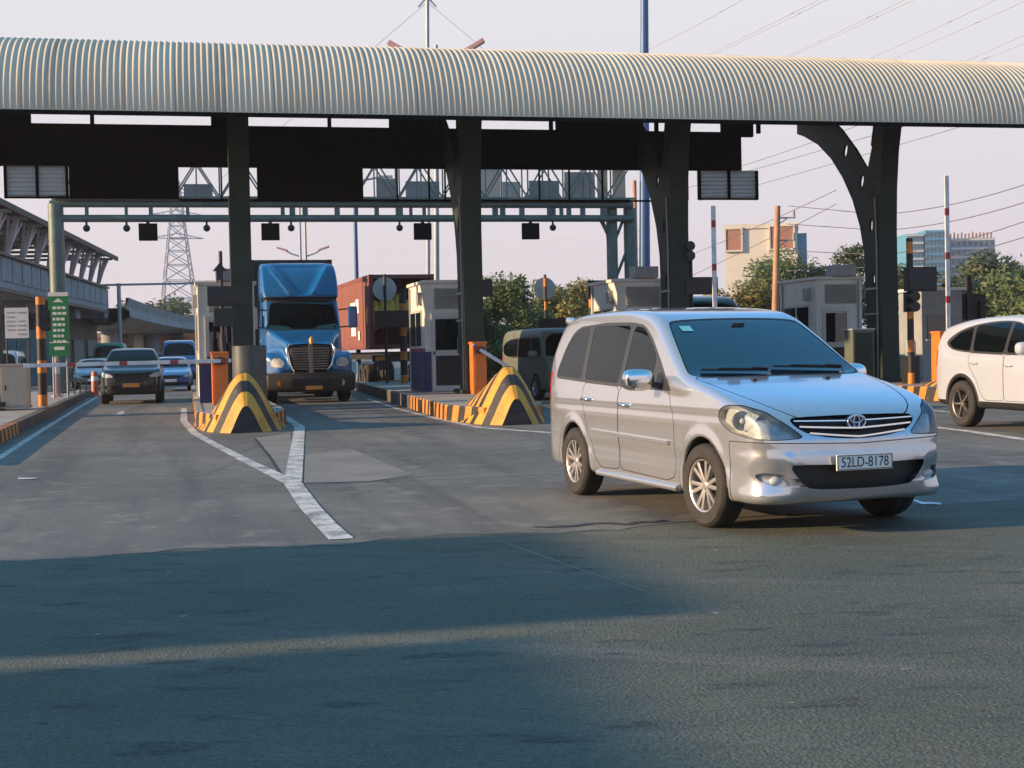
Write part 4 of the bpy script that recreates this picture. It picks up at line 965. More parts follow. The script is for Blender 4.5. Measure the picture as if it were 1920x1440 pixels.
for px, Y, m, s, lb in ((262, 118, 'white_paint', 1.0, 'tiny white car far back in the queue under the flyover'), (292, 132, 'red', 1.1, 'tiny red car far back in the queue under the flyover'), (352, 120, 'grey_paint', 1.0, 'tiny grey car far back at the booth edge of the queue'), (236, 140, 'yellow', 1.2, 'tiny yellow car farthest back in the queue')):
    make_car('distant_car', lb, 'car', SUV, M[m], gpos(px, Y), LH, h=0.11, scale=s, group='cars far back in the queue')
# ------------------------------------------------------------------ blue tractor truck with its box trailer
def build_truck():
    t = thing('semi_truck', 'blue long-nosed truck with tall roof fairing and dark trailer in the middle lane', 'truck', gpos(583, 40.2), LH+R(1.0)); t.scale = (1.06,)*3
    S = F2(chaikin([(-.10, .78), (-.06, 1.2), (-.14, 1.56), (-.45, 1.70), (-1.45, 1.94), (-1.60, 2.03), (-2.02, 2.80), (-2.12, 2.90), (-2.02, 2.98), (-2.06, 3.06), (-2.45, 3.55), (-2.95, 3.95), (-3.4, 4.06), (-4.3, 4.08), (-4.3, .8)], 2))
    Pn = F2(chaikin([(-.02, 0), (-.05, .40), (-.20, .62), (-.8, .76), (-1.5, .95), (-1.7, 1.07), (-2.1, 1.13), (-4.3, 1.14), (-4.3, -1.14), (-2.1, -1.13), (-1.7, -1.07), (-1.5, -.95), (-.8, -.76), (-.2, -.62), (-.05, -.40)], 1))
    T = F2(chaikin(mirror([(0, .7), (1.12, .7), (1.15, 1.2), (1.14, 1.95), (1.05, 2.85), (1.10, 3.0), (1.14, 3.2), (1.12, 3.85), (1.02, 4.1), (0, 4.14)]), 1))
    Fn = F2(chaikin([(-.22, .70), (-.15, 1.0), (-.38, 1.28), (-.8, 1.42), (-1.4, 1.42), (-1.8, 1.30), (-1.95, 1.0), (-1.95, .6)], 2))
    def f(x, y, z):
        ay = np.abs(y); bow = .16*y*y*sst(x, -3.2, -2.0)*sst(z, 1.9, 2.2)
        d = smax(smax(S(x+bow, z), T(y, z), .12), Pn(x, y), .12)
        fz = sst(z, 2.98, 3.1)*(1-sst(z, 3.85, 4.0))*sst(x, -3.5, -3.0)
        d = d - fz*(.045*np.exp(-((ay-(.28+.62*(z-3.0)))/.07)**2)) + fz*.05*sst(.28+.62*(z-3.0)-ay, 0, .25)
        cx = np.maximum(ay-1.20+.35*sst(x, -.6, -.1), .45-ay)
        d = smin(d, smax(Fn(x, z), cx, .12), .10)
        r = np.sqrt((x+1.12)**2+(z-.52)**2)
        return smax(d, -np.maximum(r-.62, .55-ay), .03)
    sk = Skin(f, (-4.45, -1.35, .5), (.15, 1.35, 4.25), .05); 
    def fr(p, xm, k=1): q = F2(chaikin(mirror(p), k), .5, .02); return lambda x, y, z: np.maximum(q(y, z), xm-x)
    def sd(p, k=1): q = F2(chaikin(p, k), .5, .02); return lambda x, y, z: np.maximum(q(x, z), .5-np.abs(y))
    lr = lambda Q: ([p for p in Q if sk.V[p[0]][1] > 0], [p for p in Q if not sk.V[p[0]][1] > 0])
    under = sk.split(lambda x, y, z: np.maximum(np.sqrt((x+1.12)**2+(z-.52)**2)-.63, np.abs(y)-1.17)); sk.build('wheel_well', under, M['black'], t)
    g0 = fr([(0, 2.06), (.80, 2.04), (.99, 2.06), (.98, 2.2), (.90, 2.76), (.80, 2.83), (0, 2.86)], -2.4)
    tr = sk.split(lambda x, y, z: g0(x, y, z)-.03); g, tr = sk.split(g0, tr)
    sk.build('windscreen', g, M['glass'], t, push=.01); sk.build('windscreen_seal', tr, M['black'], t)
    for q in lr(sk.split(sd([(-1.95, 2.1), (-2.85, 2.1), (-2.85, 2.70), (-2.28, 2.72)]))): sk.build('side_window', q, M['glass'], t, push=.01)
    g = sk.split(fr([(0, .84), (.44, .86), (.52, 1.0), (.62, 1.48), (.55, 1.60), (0, 1.64)], -.7)); gr = sk.build('grille', g, M['dark_steel'], t, shift=(-.06, 0, 0), wall=1)
    mb = MB()
    for k in range(9): mb.bar((-.085, -.46-.008*k, .93+.07*k), (-.085, .46+.008*k, .93+.07*k), .02, .03)
    mb.build('grille_slat', M['dull_chrome'], gr)
    for s_ in (1, -1):
        mb = MB(); mb.tube([(-.07, s_*.46, .87), (-.04, s_*.56, 1.05), (-.09, s_*.655, 1.48), (-.15, s_*.60, 1.62)], .035, 8); mb.build('grille_surround', M['chrome'], t, smooth=60)
    mb = MB(); mb.box((-.03, 0, 1.20), (.05, .12, .85)); mb.build('grille_bar', M['dull_chrome'], gr, bevel=.02)
    hl = F2(chaikin([(.68, .98), (1.08, 1.00), (1.10, 1.12), (.98, 1.28), (.74, 1.22)], 1), .5, .02)
    for q in lr(sk.split(lambda x, y, z: np.maximum(hl(np.abs(y), z), -.9-x))): sk.build('headlight', q, M['lamp'], t, push=.01)
    cg = sk.split(lambda x, y, z: np.maximum(np.maximum(np.abs(z-2.925)-.06, -3.0-x), np.abs(y)-1.3)); sk.build('fairing_gap', cg, M['black'], t, push=.03)
    for q in lr(sk.split(sd([(-1.78, 1.0), (-1.82, 2.0), (-2.1, 2.78), (-2.9, 2.80), (-2.92, .95)]))):
        o = sk.build('door', q, M['truck_blue'], t)
        if o:
            s_ = 1 if sk.V[q[0][0]][1] > 0 else -1; mb = MB(); mb.bar((-2.7, s_*1.16, 1.75), (-2.5, s_*1.16, 1.75), .03, .04); mb.build('handle', M['chrome'], o)
    fa = sk.split(lambda x, y, z: 2.95-z); sk.build('roof_fairing', fa, M['truck_blue'], t)
    sk.build('body', sk.P, M['truck_blue'], t)
    B = F2(chaikin([(-.35, .30), (.02, .30), (.12, .40), (.13, .70), (.06, .84), (-.35, .84)], 2))
    bf = lambda x, y, z: smax(B(x+.16*y*y, z), np.abs(y)-1.24, .10)
    bs = Skin(bf, (-.8, -1.35, .2), (.25, 1.35, .95), .04)
    ik = bs.split(lambda x, y, z: np.maximum(np.maximum(np.abs(z-.56)-.10, np.abs(y)-.55), -x)); 
    bm_ = bs.build('bumper', bs.P, pm('bumper_paint', (0.04, 0.034, 0.032), .45, .2, .2, dirt=.3), t); bs.build('air_intake', ik, M['black'], bm_, shift=(-.05, 0, 0), wall=1)
    mb = MB(); mb.box((.15, .05, .42), (.012, .46, .11)); mb.build('number_plate', M['plate_y'], bm_)
    for s_ in (1, -1):
        mb = MB(); mb.lathe([(.001, .0), (.09, .0), (.10, -.05)], (-.04+.05, s_*.82, .55), 'X', 16); mb.build('fog_lamp', M['amber'] if s_ < 0 else M['lamp'], bm_)
        mb = MB(); mb.box((-1.78, s_*1.42, 2.38), (.16, .26, .62)); mm = mb.build('mirror', M['frame'] if s_ < 0 else M['truck_blue'], t, bevel=.05)  # left housing paler, the sunlight on it put into its colour
        [MB().bar(p_, q_, .04).build('mirror_arm', M['black'], mm) for p_, q_ in (((-1.85, s_*1.02, 2.6), (-1.80, s_*1.32, 2.62)), ((-1.82, s_*1.06, 2.1), (-1.80, s_*1.32, 2.12)))]
        wheel(t, -1.12, s_*1.02, .52, .30, s_, M['chrome'], 8, spin=.2)
        for xw in (-5.3, -6.5): wheel(t, xw, s_*1.0, .52, .45, s_, M['chrome'], 8)
        mb = MB(); mb.cyl((-2.4, s_*.98, .62), (-3.9, s_*.98, .62), .30, n=20); mb.build('fuel_tank', M['chrome'], t, smooth=40)
    mb = MB(); mb.bar((-.3, .42, .62), (-11.1, .42, .9), .12, .25); mb.bar((-.3, -.42, .62), (-11.1, -.42, .9), .12, .25); mb.build('chassis', M['dark_steel'], t)
    mb = MB(); mb.tube([(.05, .02, 1.62), (.06, .0, 1.72), (.0, .03, 1.80)], [.05, .06, .03], 8); mb.build('hood_ornament', M['yellow'], t, smooth=60)
    tb = cont_box((-8.1, 0, 2.72), 6.1, 2.50, 3.05, M['container_dark'], t, 'trailer_box')
    for xw in (-9.2, -10.4):
        for s_ in (1, -1): wheel(t, xw, s_*1.0, .5, .42, s_, M['dark_steel'], 8)
    return t
def cont_box(c, L, W, H, mat, parent, name, open_front=False):
    mb = MB(); cx, cy, cz = c; pitch = .28
    def wall(pa, pb, nrm, z0, z1):
        pa, pb, nrm = Vector(pa), Vector(pb), Vector(nrm); d = pb-pa; n = max(1, int(d.length/pitch)); V = []; F = []
        for i in range(n*4+1):
            o = (0, .0, .036, .036)[i % 4]; q = pa+d*(i/(n*4))-nrm*o; V += [q+Vector((0, 0, z0)), q+Vector((0, 0, z1))]
        F = [(2*i, 2*i+2, 2*i+3, 2*i+1) for i in range(n*4)]; mb.add(V, F)
    z0, z1 = cz-H/2, cz+H/2; x0, x1, y0, y1 = cx-L/2, cx+L/2, cy-W/2, cy+W/2
    wall((x0, y0, 0), (x1, y0, 0), (0, -1, 0), z0+.1, z1-.1); wall((x1, y1, 0), (x0, y1, 0), (0, 1, 0), z0+.1, z1-.1)
    wall((x0, y1, 0), (x0, y0, 0), (-1, 0, 0), z0+.1, z1-.1)
    xe = x1-.0
    wall((xe-(1.6 if open_front else 0), y0, 0), (xe-(1.6 if open_front else 0), y1, 0), (1, 0, 0), z0+.1, z1-.1)
    mb.box((cx, cy, z1-.055), (L-.02, W-.04, .06)); mb.box((cx, cy, z0+.05), (L-.02, W-.04, .08))
    for y in (y0+.05, y1-.05):
        for z in (z0+.06, z1-.06): mb.box((cx, y, z), (L+.01, .12, .14))
    for x in (x0+.06, x1-.06):
        for y in (y0+.06, y1-.06): mb.box((x, y, cz), (.16, .16, H+.02))
        for z in (z0+.07, z1-.07): mb.box((x, cy, z), (.13, W-.3, .15))
    return mb.build(name, mat, parent, fix=False)
build_truck()
def red_container_truck():
    q = gpos(756, 52); t = thing('container_truck', 'rust red container on a trailer passing behind the middle booth', 'truck', q, LH+R(2))
    c = cont_box((-6.1, 0, 2.95), 12.2, 2.44, 2.75, M['container_red'], t, 'container', True)
    mb = MB(); r2 = random.Random(3)
    for k in range(7): mb.ball((-.75+.2*r2.random(), -.95+.32*k, 2.55+.5*r2.random()), .36+.1*r2.random(), 8, sc=(.9, .8, 1.5))
    mb.build('yellow_bundle', M['yellow'], t, smooth=180)
    mb = MB(); y = -1.228
    z0 = 3.05
    for a, b, c_, d in ((-4.0, 3.05, 1.2, .75), (-2.9, 3.25, .7, .55), (-3.9, 2.3, 1.1, .40), (-2.6, 2.1, .35, .35)): mb.box((a, y, b), (c_, .01, d))
    mb.build('white_lettering_patch', M['white'], c)
    mb = MB(); mb.bar((0, .45, 1.3), (-12, .45, 1.3), .14, .3); mb.bar((0, -.45, 1.3), (-12, -.45, 1.3), .14, .3); mb.build('chassis', M['dark_steel'], t)
    for xw in (-1.6, -2.8, -8.6, -9.8, -11.0):
        for s_ in (1, -1): wheel(t, xw, s_*.98, .5, .4, s_, M['dark_steel'], 8)
    mb = MB(); mb.box((-.12, 0, 1.2), (.1, 2.3, .25)); mb.box((-.05, -.7, .95), (.06, .5, .35), 0); mb.build('rear_bumper', M['dark_steel'], t)
    for s_ in (1, -1): mb = MB(); mb.box((-.04, s_*.85, 1.2), (.06, .4, .14)); mb.build('marker_lamp', M['amber'], t)
red_container_truck()
# ------------------------------------------------------------------ toll booths
def booth(col, t, label, skirt=None, w=1.45, dep=2.5, h=2.95, off=-.1):
    p = col + Ld*t + Cd*off; b = thing('toll_booth', label, 'toll booth', (p.x, p.y, IH-.01), LA, 'toll booths')
    mb = MB(); mb.box((0, 0, h/2), (w, dep, h)); body = mb.build('wall', M['booth'], b, bevel=.02)
    mb = MB(); mb.box((0, 0, h+.04), (w+.12, dep+.12, .09)); mb.build('roof', M['booth'], b, bevel=.015)
    y = -dep/2
    mb = MB(); dx = -.12; dw, dh = .86, 2.12
    mb.box((dx-dw/2+.05, y-.02, dh/2+.03), (.10, .05, dh)); mb.box((dx+dw/2-.05, y-.02, dh/2+.03), (.10, .05, dh))
    for z in (.10, 1.06, dh-.03): mb.box((dx, y-.02, z), (dw-.2, .05, .14))
    d = mb.build('door', M['frame'], b, bevel=.006)
    mb = MB(); mb.box((dx, y-.008, .58), (dw-.2, .02, .80)); mb.build('door_panel', M['black'], d)
    mb = MB(); mb.box((dx, y-.008, 1.56), (dw-.2, .02, .84)); mb.build('door_glass', M['glass'], d)
    mb = MB(); mb.box((dx-dw/2+.06, y-.06, 1.06), (.04, .05, .09)); mb.build('handle', M['black'], d)
    mb = MB(); mb.box((dx+.16, y-.012, 2.53), (.98, .03, .56)); 
    for k in range(9): mb.box((dx+.16, y-.035, 2.30+.057*k), (.94, .025, .022), rx=.5)
    mb.build('vent_grille', M['booth_d'], b)
    x = -w/2
    mb = MB(); mb.box((x-.012, .05, 1.72), (.03, dep*.70, 1.06)); f = mb.build('window', M['frame'], b, bevel=.005)
    for yy in (-.40, .48): mb = MB(); mb.box((x-.03, yy, 1.72), (.012, .76, .92)); mb.build('pane', M['glass'], f)
    mb = MB(); mb.box((x-.05, -.75, 2.55), (.14, .3, .34)); mb.build('speaker_box', M['grey'], b, bevel=.01)
    mb = MB(); mb.tube([(.60, y-.03, 0), (.60, y-.03, 2.9)], .025, 6); mb.tube([(x-.03, 1.0, 0), (x-.03, 1.0, 2.9)], .025, 6); mb.build('conduit', M['grey'], b)
    mb = MB(); mb.box((.42, y-.012, 1.45), (.24, .012, .34)); mb.build('notice', M['paper'], b)
    mb = MB(); mb.box((.1, y+.05, h+.25), (.7, .5, .32)); mb.build('roof_unit', M['grey'], b, bevel=.02) if skirt is None else None
    if skirt:
        mb = MB(); mb.box((x-.012, 0, .56), (.03, dep-.05, 1.08)); mb.box((dx-dw/2-.10, y-.012, .56), (.16, .03, 1.08)); mb.build('skirt_panel', M[skirt], b)
        mb = MB(); mb.box((x-.014, 0, 1.15), (.034, dep-.05, .09)); mb.build('skirt_trim', M['maroon'], b)
    return b
booth(COLS[0], 3.0, 'beige booth directly behind the column left of the blue truck')
booth(Vector((-1.02, 35.6, 0)), 3.4, 'beige booth with dark blue skirt panel and white framed door', 'blue_box')
booth(COLS[2], 3.5, 'beige booth rising behind the roof of the silver minivan')
booth(COLS[3], 3.6, 'grey beige booth beside the forked column on the right')
mb = MB()
# ------------------------------------------------------------------ barriers
def barrier(p, label, raised=True, arm_len=3.9, side=-1, tilt=0.0, h=1.15, arm_label='', alabel=None):
    b = thing('barrier_gate', label, 'barrier', (p.x, p.y, IH-.01), LA, 'orange barrier machines')
    mb = MB(); mb.box((0, 0, h/2), (.36, .42, h)); c = mb.build('cabinet', M['orange'], b, bevel=.025)
    mb = MB(); mb.box((0, 0, h+.02), (.40, .46, .06)); mb.build('lid', M['orange'], b, bevel=.015)
    mb = MB(); mb.box((0, -.213, h*.45), (.26, .012, h*.6)); mb.build('service_door', M['orange'], b, bevel=.004)
    mb = MB(); mb.cyl((0, -.21, h-.16), (0, -.33, h-.16), .09, n=16); mb.box((0, -.30, h-.16), (.24, .04, .14)); mb.build('arm_hub', M['dark_steel'], b)
    a = MB(); a.box((arm_len/2-.25, 0, 0), (arm_len, .04, .115 if raised else .085)); 
    arm = a.build('arm', M['arm_st'], b, bevel=.01, loc=(0, -.325, h-.16))
    arm.rotation_euler = (0, -(math.pi/2+tilt) if raised else -tilt, 0)
    if not raised and side < 0: arm.rotation_euler = (0, math.pi+tilt, 0)
    return b
def on_isl(px, Y): q = P(px, 660, Y); return Vector((q.x, Y, 0))
barrier(on_isl(411, 31.6), 'orange barrier machine with its striped arm lowered across the left lane', False, 4.45, -1, R(-.2))
barrier(on_isl(896, 35.4), 'orange barrier machine with a short bent arm beside the middle booth', False, 1.3, 1, R(-32), h=1.28)
barrier(on_isl(1333, 35.5), 'barrier machine behind the silver minivan with its arm raised', True, 3.9, 1, R(0))
barrier(on_isl(1766, 35.2), 'orange barrier machine with raised arm beside the white car', True, 4.35, 1, R(0), h=1.3)
# ------------------------------------------------------------------ posts, signals, displays
def box_thing(parent, name, c, d, mat, bevel=.015): mb = MB(); mb.box(c, d); return mb.build(name, mat, parent, bevel=bevel)
def lane_signal(px, Y, top, label, disp, head=None, arrow=False, r=.045, rz=LA, dm='dark_steel', bent=False, stripe=False, base=IH):
    q = on_isl(px, Y); t = thing('lane_signal', label, 'lane signal', (q.x, q.y, base-.01), rz, 'signal posts on the islands')
    z = P(px, top, Y).z-base; mb = MB()
    if bent: mb.tube([(.10, 0, 0), (.10, 0, .75), (.02, 0, 1.15), (0, 0, 1.6)], .075, 10); mb.cyl((0, 0, 1.5), (0, 0, z), r, n=10)
    else: mb.cyl((0, 0, 0), (0, 0, z), r, n=12)
    mb.build('pole', M['post_st'] if stripe else M['dark_steel'], t, smooth=40)
    for (x0, y0, x1, y1) in disp:
        a, b = P(x0, y0, Y), P(x1, y1, Y); w, h = b.x-a.x, a.z-b.z
        o = box_thing(t, 'display', ((a.x+b.x)/2-q.x, -.14-.02*(y0 % 3), (a.z+b.z)/2-base), (w, .18, h), M[dm], .02)
        mb = MB(); mb.box(((a.x+b.x)/2-q.x, -.245, (a.z+b.z)/2-base), (w-.12, .012, h-.12)); mb.build('display_back', M['black'], o)
    if head:
        a = P(head[0], head[1], Y); 
        for k in range(2):
            mb = MB(); mb.cyl((a.x-q.x, -.05, a.z-base-.26*k), (a.x-q.x, -.30, a.z-base-.26*k), .12, .13, n=16); mb.box((a.x-q.x, .02, a.z-base-.26*k), (.27, .16, .26)); mb.build('signal_head', M['black'], t)
    if arrow:
        a = P(px-6, top+38, Y); mb = MB(); mb.prism([(-.17, 0), (0, .20), (.17, 0), (.07, 0), (.07, -.2), (-.07, -.2), (-.07, 0)], lambda u, v, w: Vector((a.x-q.x+u, -.06-w, a.z-base+v)), .03); mb.build('arrow_plate', M['black'], t)
    return t
lane_signal(418, 32.6, 470, 'black signal post with wide display in front of the left column', [(388, 537, 470, 572), (400, 578, 436, 611)], arrow=True, bent=True)
lane_signal(880, 36.2, 520, 'black display post close against the second column', [(882, 524, 921, 556)], r=.05)
lane_signal(1298, 37.2, 456, 'black signal post with display above the silver minivan roof', [(1279, 520, 1343, 551)], head=(1287, 462), r=.05)
lane_signal(1708, 36.0, 446, 'orange banded signal post right of the forked column', [(1690, 501, 1753, 545)], head=(1706, 556), r=.085, stripe=True)
lane_signal(78, 34.6, 556, 'tall orange and black banded post at the left pavement edge', [], head=(84, 590), r=.11, stripe=True, base=.26)
lane_signal(757, 49.5, 541, 'orange and black banded post left of the middle booth', [(701, 583, 771, 612)], r=.13, stripe=True)
lane_signal(1112, 48.5, 528, 'orange banded post left of the booth behind the minivan', [(1098, 526, 1131, 560)], r=.12, stripe=True)
def collar(p, label):                        # steel drum guarding the column foot
    t = thing('column_guard', label, 'column guard', (p.x, p.y, IH-.01), 0)
    mb = MB(); mb.lathe([(.36, 0), (.36, 1.30), (.345, 1.31), (.33, 1.30), (.33, .05)], n=32); mb.build('drum', pm('drum_steel', (.07, .075, .075), .45, .3, .3, 2, dirt=.3), t, smooth=40)
    mb = MB(); mb.lathe([(.365, .05), (.375, .06), (.375, .12), (.365, .13)], n=32); mb.build('rim_band', M['dark_steel'], t, smooth=40)
collar(on_isl(467, 29.6), 'dark steel drum standing behind the left crash mound')
def round_sign(px, py, Y, r, label):
    q = P(px, py, Y); t = thing('round_sign', label, 'road sign', (q.x, q.y, IH-.01), LA, 'round signs seen from behind')
    mb = MB(); mb.cyl((0, .05, 0), (0, .05, q.z-IH+r+.1), .05, n=10); mb.build('post', M['post_st'] if px > 900 else M['dark_steel'], t, smooth=40)
    mb = MB(); mb.cyl((0, .11, q.z-IH), (0, .125, q.z-IH), r, n=36); mb.build('sign_plate', M['sign_back'], t)
    mb = MB(); mb.box((0, .095, q.z-IH), (.09, .03, r*1.9)); mb.build('bracket', M['post_grey'], t)
round_sign(722, 541, 50.0, .43, 'back of a round sign on a black post before the red container')
round_sign(1023, 540, 50.5, .40, 'back of a round sign on a post before the yellow green tree')
lane_signal(1040, 49.0, 594, 'black display above the dull grey van', [(1006, 597, 1078, 613)], r=.05)
# left pavement things
def cabinet():
    q = on_isl(27, 33.6); t = thing('cabinet', 'tan metal utility cabinet on the left pavement', 'cabinet', (q.x, q.y, .255), LA)
    box_thing(t, 'shell', (0, 0, .52), (.66, .5, 1.02), M['tan']); box_thing(t, 'lid', (0, 0, 1.05), (.72, .56, .05), M['tan'])
    d = box_thing(t, 'door', (0, -.255, .53), (.58, .02, .90), M['tan'], .006); box_thing(d, 'handle', (-.2, -.275, .5), (.03, .03, .12), M['black'], .004)
    box_thing(t, 'plinth', (0, 0, .03), (.70, .54, .06), M['concrete'], .01)
cabinet()
q = on_isl(1611, 37.6); t = thing('cabinet', 'dark green grey cabinet at the foot of the right booth', 'cabinet', (q.x, q.y, IH-.01), LA)
box_thing(t, 'shell', (0, 0, .72), (.62, .5, 1.44), pm('cabinet_green', (.10, .12, .095), .5, 0, .15, dirt=.2)); box_thing(t, 'lid', (0, 0, 1.46), (.68, .56, .05), M['grey']); d = box_thing(t, 'door', (0, -.255, .72), (.54, .02, 1.3), M['col_green'], .006); box_thing(d, 'handle', (.2, -.275, .75), (.03, .03, .14), M['black'], .004)
q = on_isl(386, 33.0); t = thing('cabinet', 'dark blue cabinet just left of the lowered barrier machine', 'cabinet', (q.x, q.y, IH-.01), LA)
box_thing(t, 'shell', (0, 0, .45), (.34, .4, .9), M['blue_box']); box_thing(t, 'lid', (0, 0, .92), (.38, .44, .05), M['maroon'])
q = on_isl(1725, 36.6); t = thing('water_dispenser', 'pale blue water bottle on a dark stand beside the banded post', 'bottle stand', (q.x-.25, q.y, IH-.01), LA)
box_thing(t, 'stand', (0, 0, .36), (.34, .34, .72), M['black'])
mb = MB(); mb.lathe([(.001, .72), (.13, .73), (.14, .8), (.14, 1.08), (.10, 1.16), (.04, 1.2), (.001, 1.2)], n=20); mb.build('bottle', pm('pale_bottle', (.25, .38, .40), .2, 0, .2), t, smooth=60)
def green_sign():
    q = on_isl(112, 42); t = thing('lane_sign', 'tall narrow green sign with white rows in front of the gantry leg', 'sign', (q.x, q.y, .25), LA*.6)
    z0, z1 = P(112, 668, 42).z-.25, P(112, 548, 42).z-.25; w = .60
    box_thing(t, 'panel', (0, 0, (z0+z1)/2), (w, .05, z1-z0), M['sign_green'], .008); pn = t.children[0]
    mb = MB(); mb.box((0, -.028, z1-.06), (w-.02, .008, .12)); mb.build('top_strip', M['white'], pn)
    mb = MB(); zz = z1-.30; r2 = random.Random(5)
    mb.add([Vector((-.16, -.03, zz)), Vector((.16, -.03, zz)), Vector((0, -.03, zz+.12))], [(0, 1, 2)])
    for k in range(7):
        zz -= .17; x = -.17
        for j in range(3):
            ww = .07+.05*r2.random(); mb.box((x+ww/2, -.03, zz), (ww, .008, .085)); x += ww+.03
    mb.build('lettering_row', M['white'], pn)
    mb = MB(); mb.box((0, -.03, z0+.42), (w-.04, .01, .03)); mb.box((0, -.03, z0+.24), (w*.5, .01, .10)); mb.build('divider', M['white'], pn)
    for s_ in (-.2, .2): mb = MB(); mb.cyl((s_, .05, 0), (s_, .05, z1), .03, n=10); mb.build('post', M['post_grey'], t)
green_sign()
def notice():
    q = on_isl(33, 40); t = thing('notice_board', 'white printed notice hung on posts at the left edge', 'notice', (q.x, q.y, .25), LA*.5)
    z0, z1 = P(33, 634, 40).z-.25, P(33, 577, 40).z-.25; pn = box_thing(t, 'sheet', (0, 0, (z0+z1)/2), (.66, .02, z1-z0), M['paper'], .0)
    mb = MB(); r2 = random.Random(9)
    for k in range(6):
        for j in range(2):
            if r2.random() < .8: mb.box((-.16+.31*j, -.013, z1-.14-.125*k), (.2+.06*r2.random(), .004, .04))
    mb.build('print_line', M['grey'], pn)
    for s_ in (-.3, .3): mb = MB(); mb.cyl((s_, .03, 0), (s_, .03, z1+.05), .025, n=8); mb.build('post', M['dark_steel'], t)
notice()
def cone_post(px, Y, m, h, r, label, base=.26):
    q = on_isl(px, Y); t = thing('marker_post', label, 'marker post', (q.x, q.y, base), 0)
    mb = MB(); mb.lathe([(r*1.8, 0), (r*1.8, .04), (r*1.1, .06), (r, h*.9), (r*.6, h), (.001, h)], n=16); mb.build('post', m, t, smooth=40)
    mb = MB(); mb.lathe([(r*1.06, h*.62), (r*1.06, h*.8)], n=16); mb.build('reflective_band', M['white'], t)
cone_post(105, 43, M['lamp_pink'], 1.15, .10, 'pale pink marker post below the green sign')
cone_post(176, 52, pm('red_orange_post', (.62, .12, .06), .5), .95, .12, 'red orange marker post at the end of the left kerb', 0)
def rail():
    q = on_isl(132, 46); t = thing('guard_rail', 'low green railing at the gantry foot behind the green sign', 'railing', (q.x, q.y, .26), LA)
    for k in range(6): mb = MB(); mb.bar((k*.18-.45, 0, 0), (k*.18-.40, 0, .5), .05); mb.build('upright', M['khaki_paint'], t)
    mb = MB(); mb.bar((-.5, 0, .45), (.5, 0, .45), .05); mb.build('rail', M['khaki_paint'], t)
rail()
# ------------------------------------------------------------------ overhead pipe gantry behind the canopy
def gantry():
    A = gpos(112, 50.0); B = gpos(1184, 54.6); d = (B-A); L = d.length; rz = math.atan2(d.y, d.x)
    t = thing('pipe_gantry', 'grey green pipe gantry carrying cameras and a lattice walkway behind the canopy', 'gantry', tuple(A), rz)
    def lx(px): 
        r_ = ray(px, 400); n = Vector((-d.y, d.x, 0)); k = (A-CAM).dot(n)/r_.dot(n); return (CAM+r_*k-A).dot(d.normalized())
    mb = MB(); mb.cyl((0, 0, 0), (0, 0, 7.0), .27, n=18); mb.box((0, 0, .3), (.9, .9, .08)); mb.build('post', M['gantry'], t, smooth=40)
    for x, r_ in ((lx(1185), .27), (lx(1150), .22)): mb = MB(); mb.cyl((x, .25, 0), (x, .25, 6.9), r_, n=18); mb.build('post', M['gantry'], t, smooth=40)
    mb = MB()
    for k in range(4): z = 1.0+1.5*k; mb.bar((lx(1153), .25, z), (lx(1182), .25, z+1.5), .10)
    mb.tube([(lx(1128), .1, 6.45), (lx(1142), .2, 5.9), (lx(1147), .25, 5.0)], .09, 8); mb.build('brace', M['gantry'], t)
    for z, r_ in ((7.0, .125), (6.48, .135)): mb = MB(); mb.cyl((-.2, -.05, z), (L+.15, -.05, z), r_, n=14); mb.build('pipe', M['gantry'], t, smooth=40)
    mb = MB(); r2 = random.Random(4)
    for px in (163, 237, 283, 352, 462, 530, 548, 572, 632, 668, 706, 745, 752, 770, 795, 928, 942, 978, 1030, 1038, 1052, 1066, 1092, 1130): mb.box((lx(px), -.05, 6.74), (.10+.12*r2.random(), .12, .42))
    mb.build('strut', M['gantry'], t)
    for px in (162, 237, 387, 545, 748, 893, 1035):
        x = lx(px); mb = MB(); mb.cyl((x, -.1, 6.4), (x, -.1, 6.22), .04, n=8); mb.ball((x, -.1, 6.12), .13, 8); mb.build('dome_camera', M['dark_steel'], t, smooth=60)
    for px in (277, 506, 791, 993):
        x = lx(px); mb = MB(); mb.box((x, -.1, 5.98), (.66, .22, .62)); o = mb.build('lane_light_box', M['board'], t, bevel=.01); mb = MB(); mb.box((x, -.1, 6.36), (.12, .1, .2)); mb.box((x, .02, 5.98), (.58, .06, .54)); mb.build('bracket', M['dark_steel'], o)
    # lattice walkway
    mb = MB(); z0, z1 = 7.22, 8.55; n = 26
    for y in (-.35, .65):
        for z in (z0, z1): mb.bar((-.2, y, z), (L+.2, y, z), .08)
        for k in range(n):
            x0, x1 = L*k/n, L*(k+1)/n; mb.bar((x0, y, z0 if k % 2 else z1), (x1, y, z1 if k % 2 else z0), .055); mb.bar((x0, y, z0), (x0, y, z1), .05)
    mb.build('lattice', M['gantry'], t)
    mb = MB(); mb.box((L/2, .15, z0-.02), (L, 1.0, .05)); mb.build('walkway_floor', M['concrete_b'], t)
    for a, b, za, zb, m in ((345, 400, 7.3, 7.85, 'concrete_b'), (712, 752, 7.3, 8.1, 'grey'), (768, 832, 7.3, 8.0, 'concrete_b'), (905, 948, 7.35, 8.5, 'cream'), (952, 986, 7.35, 8.0, 'sign_back'), (1003, 1060, 7.3, 8.05, 'concrete_b'), (1070, 1128, 7.3, 8.4, 'grey'), (1133, 1152, 7.3, 8.5, 'tan'), (1162, 1186, 7.3, 8.5, 'tan')):  # tan panels at the right end hold orange sunlight in their colour
        mb = MB(); mb.box(((lx(a)+lx(b))/2, .9, (za+zb)/2), (lx(b)-lx(a), .06, zb-za)); mb.build('equipment_panel', M[m], t)
gantry()
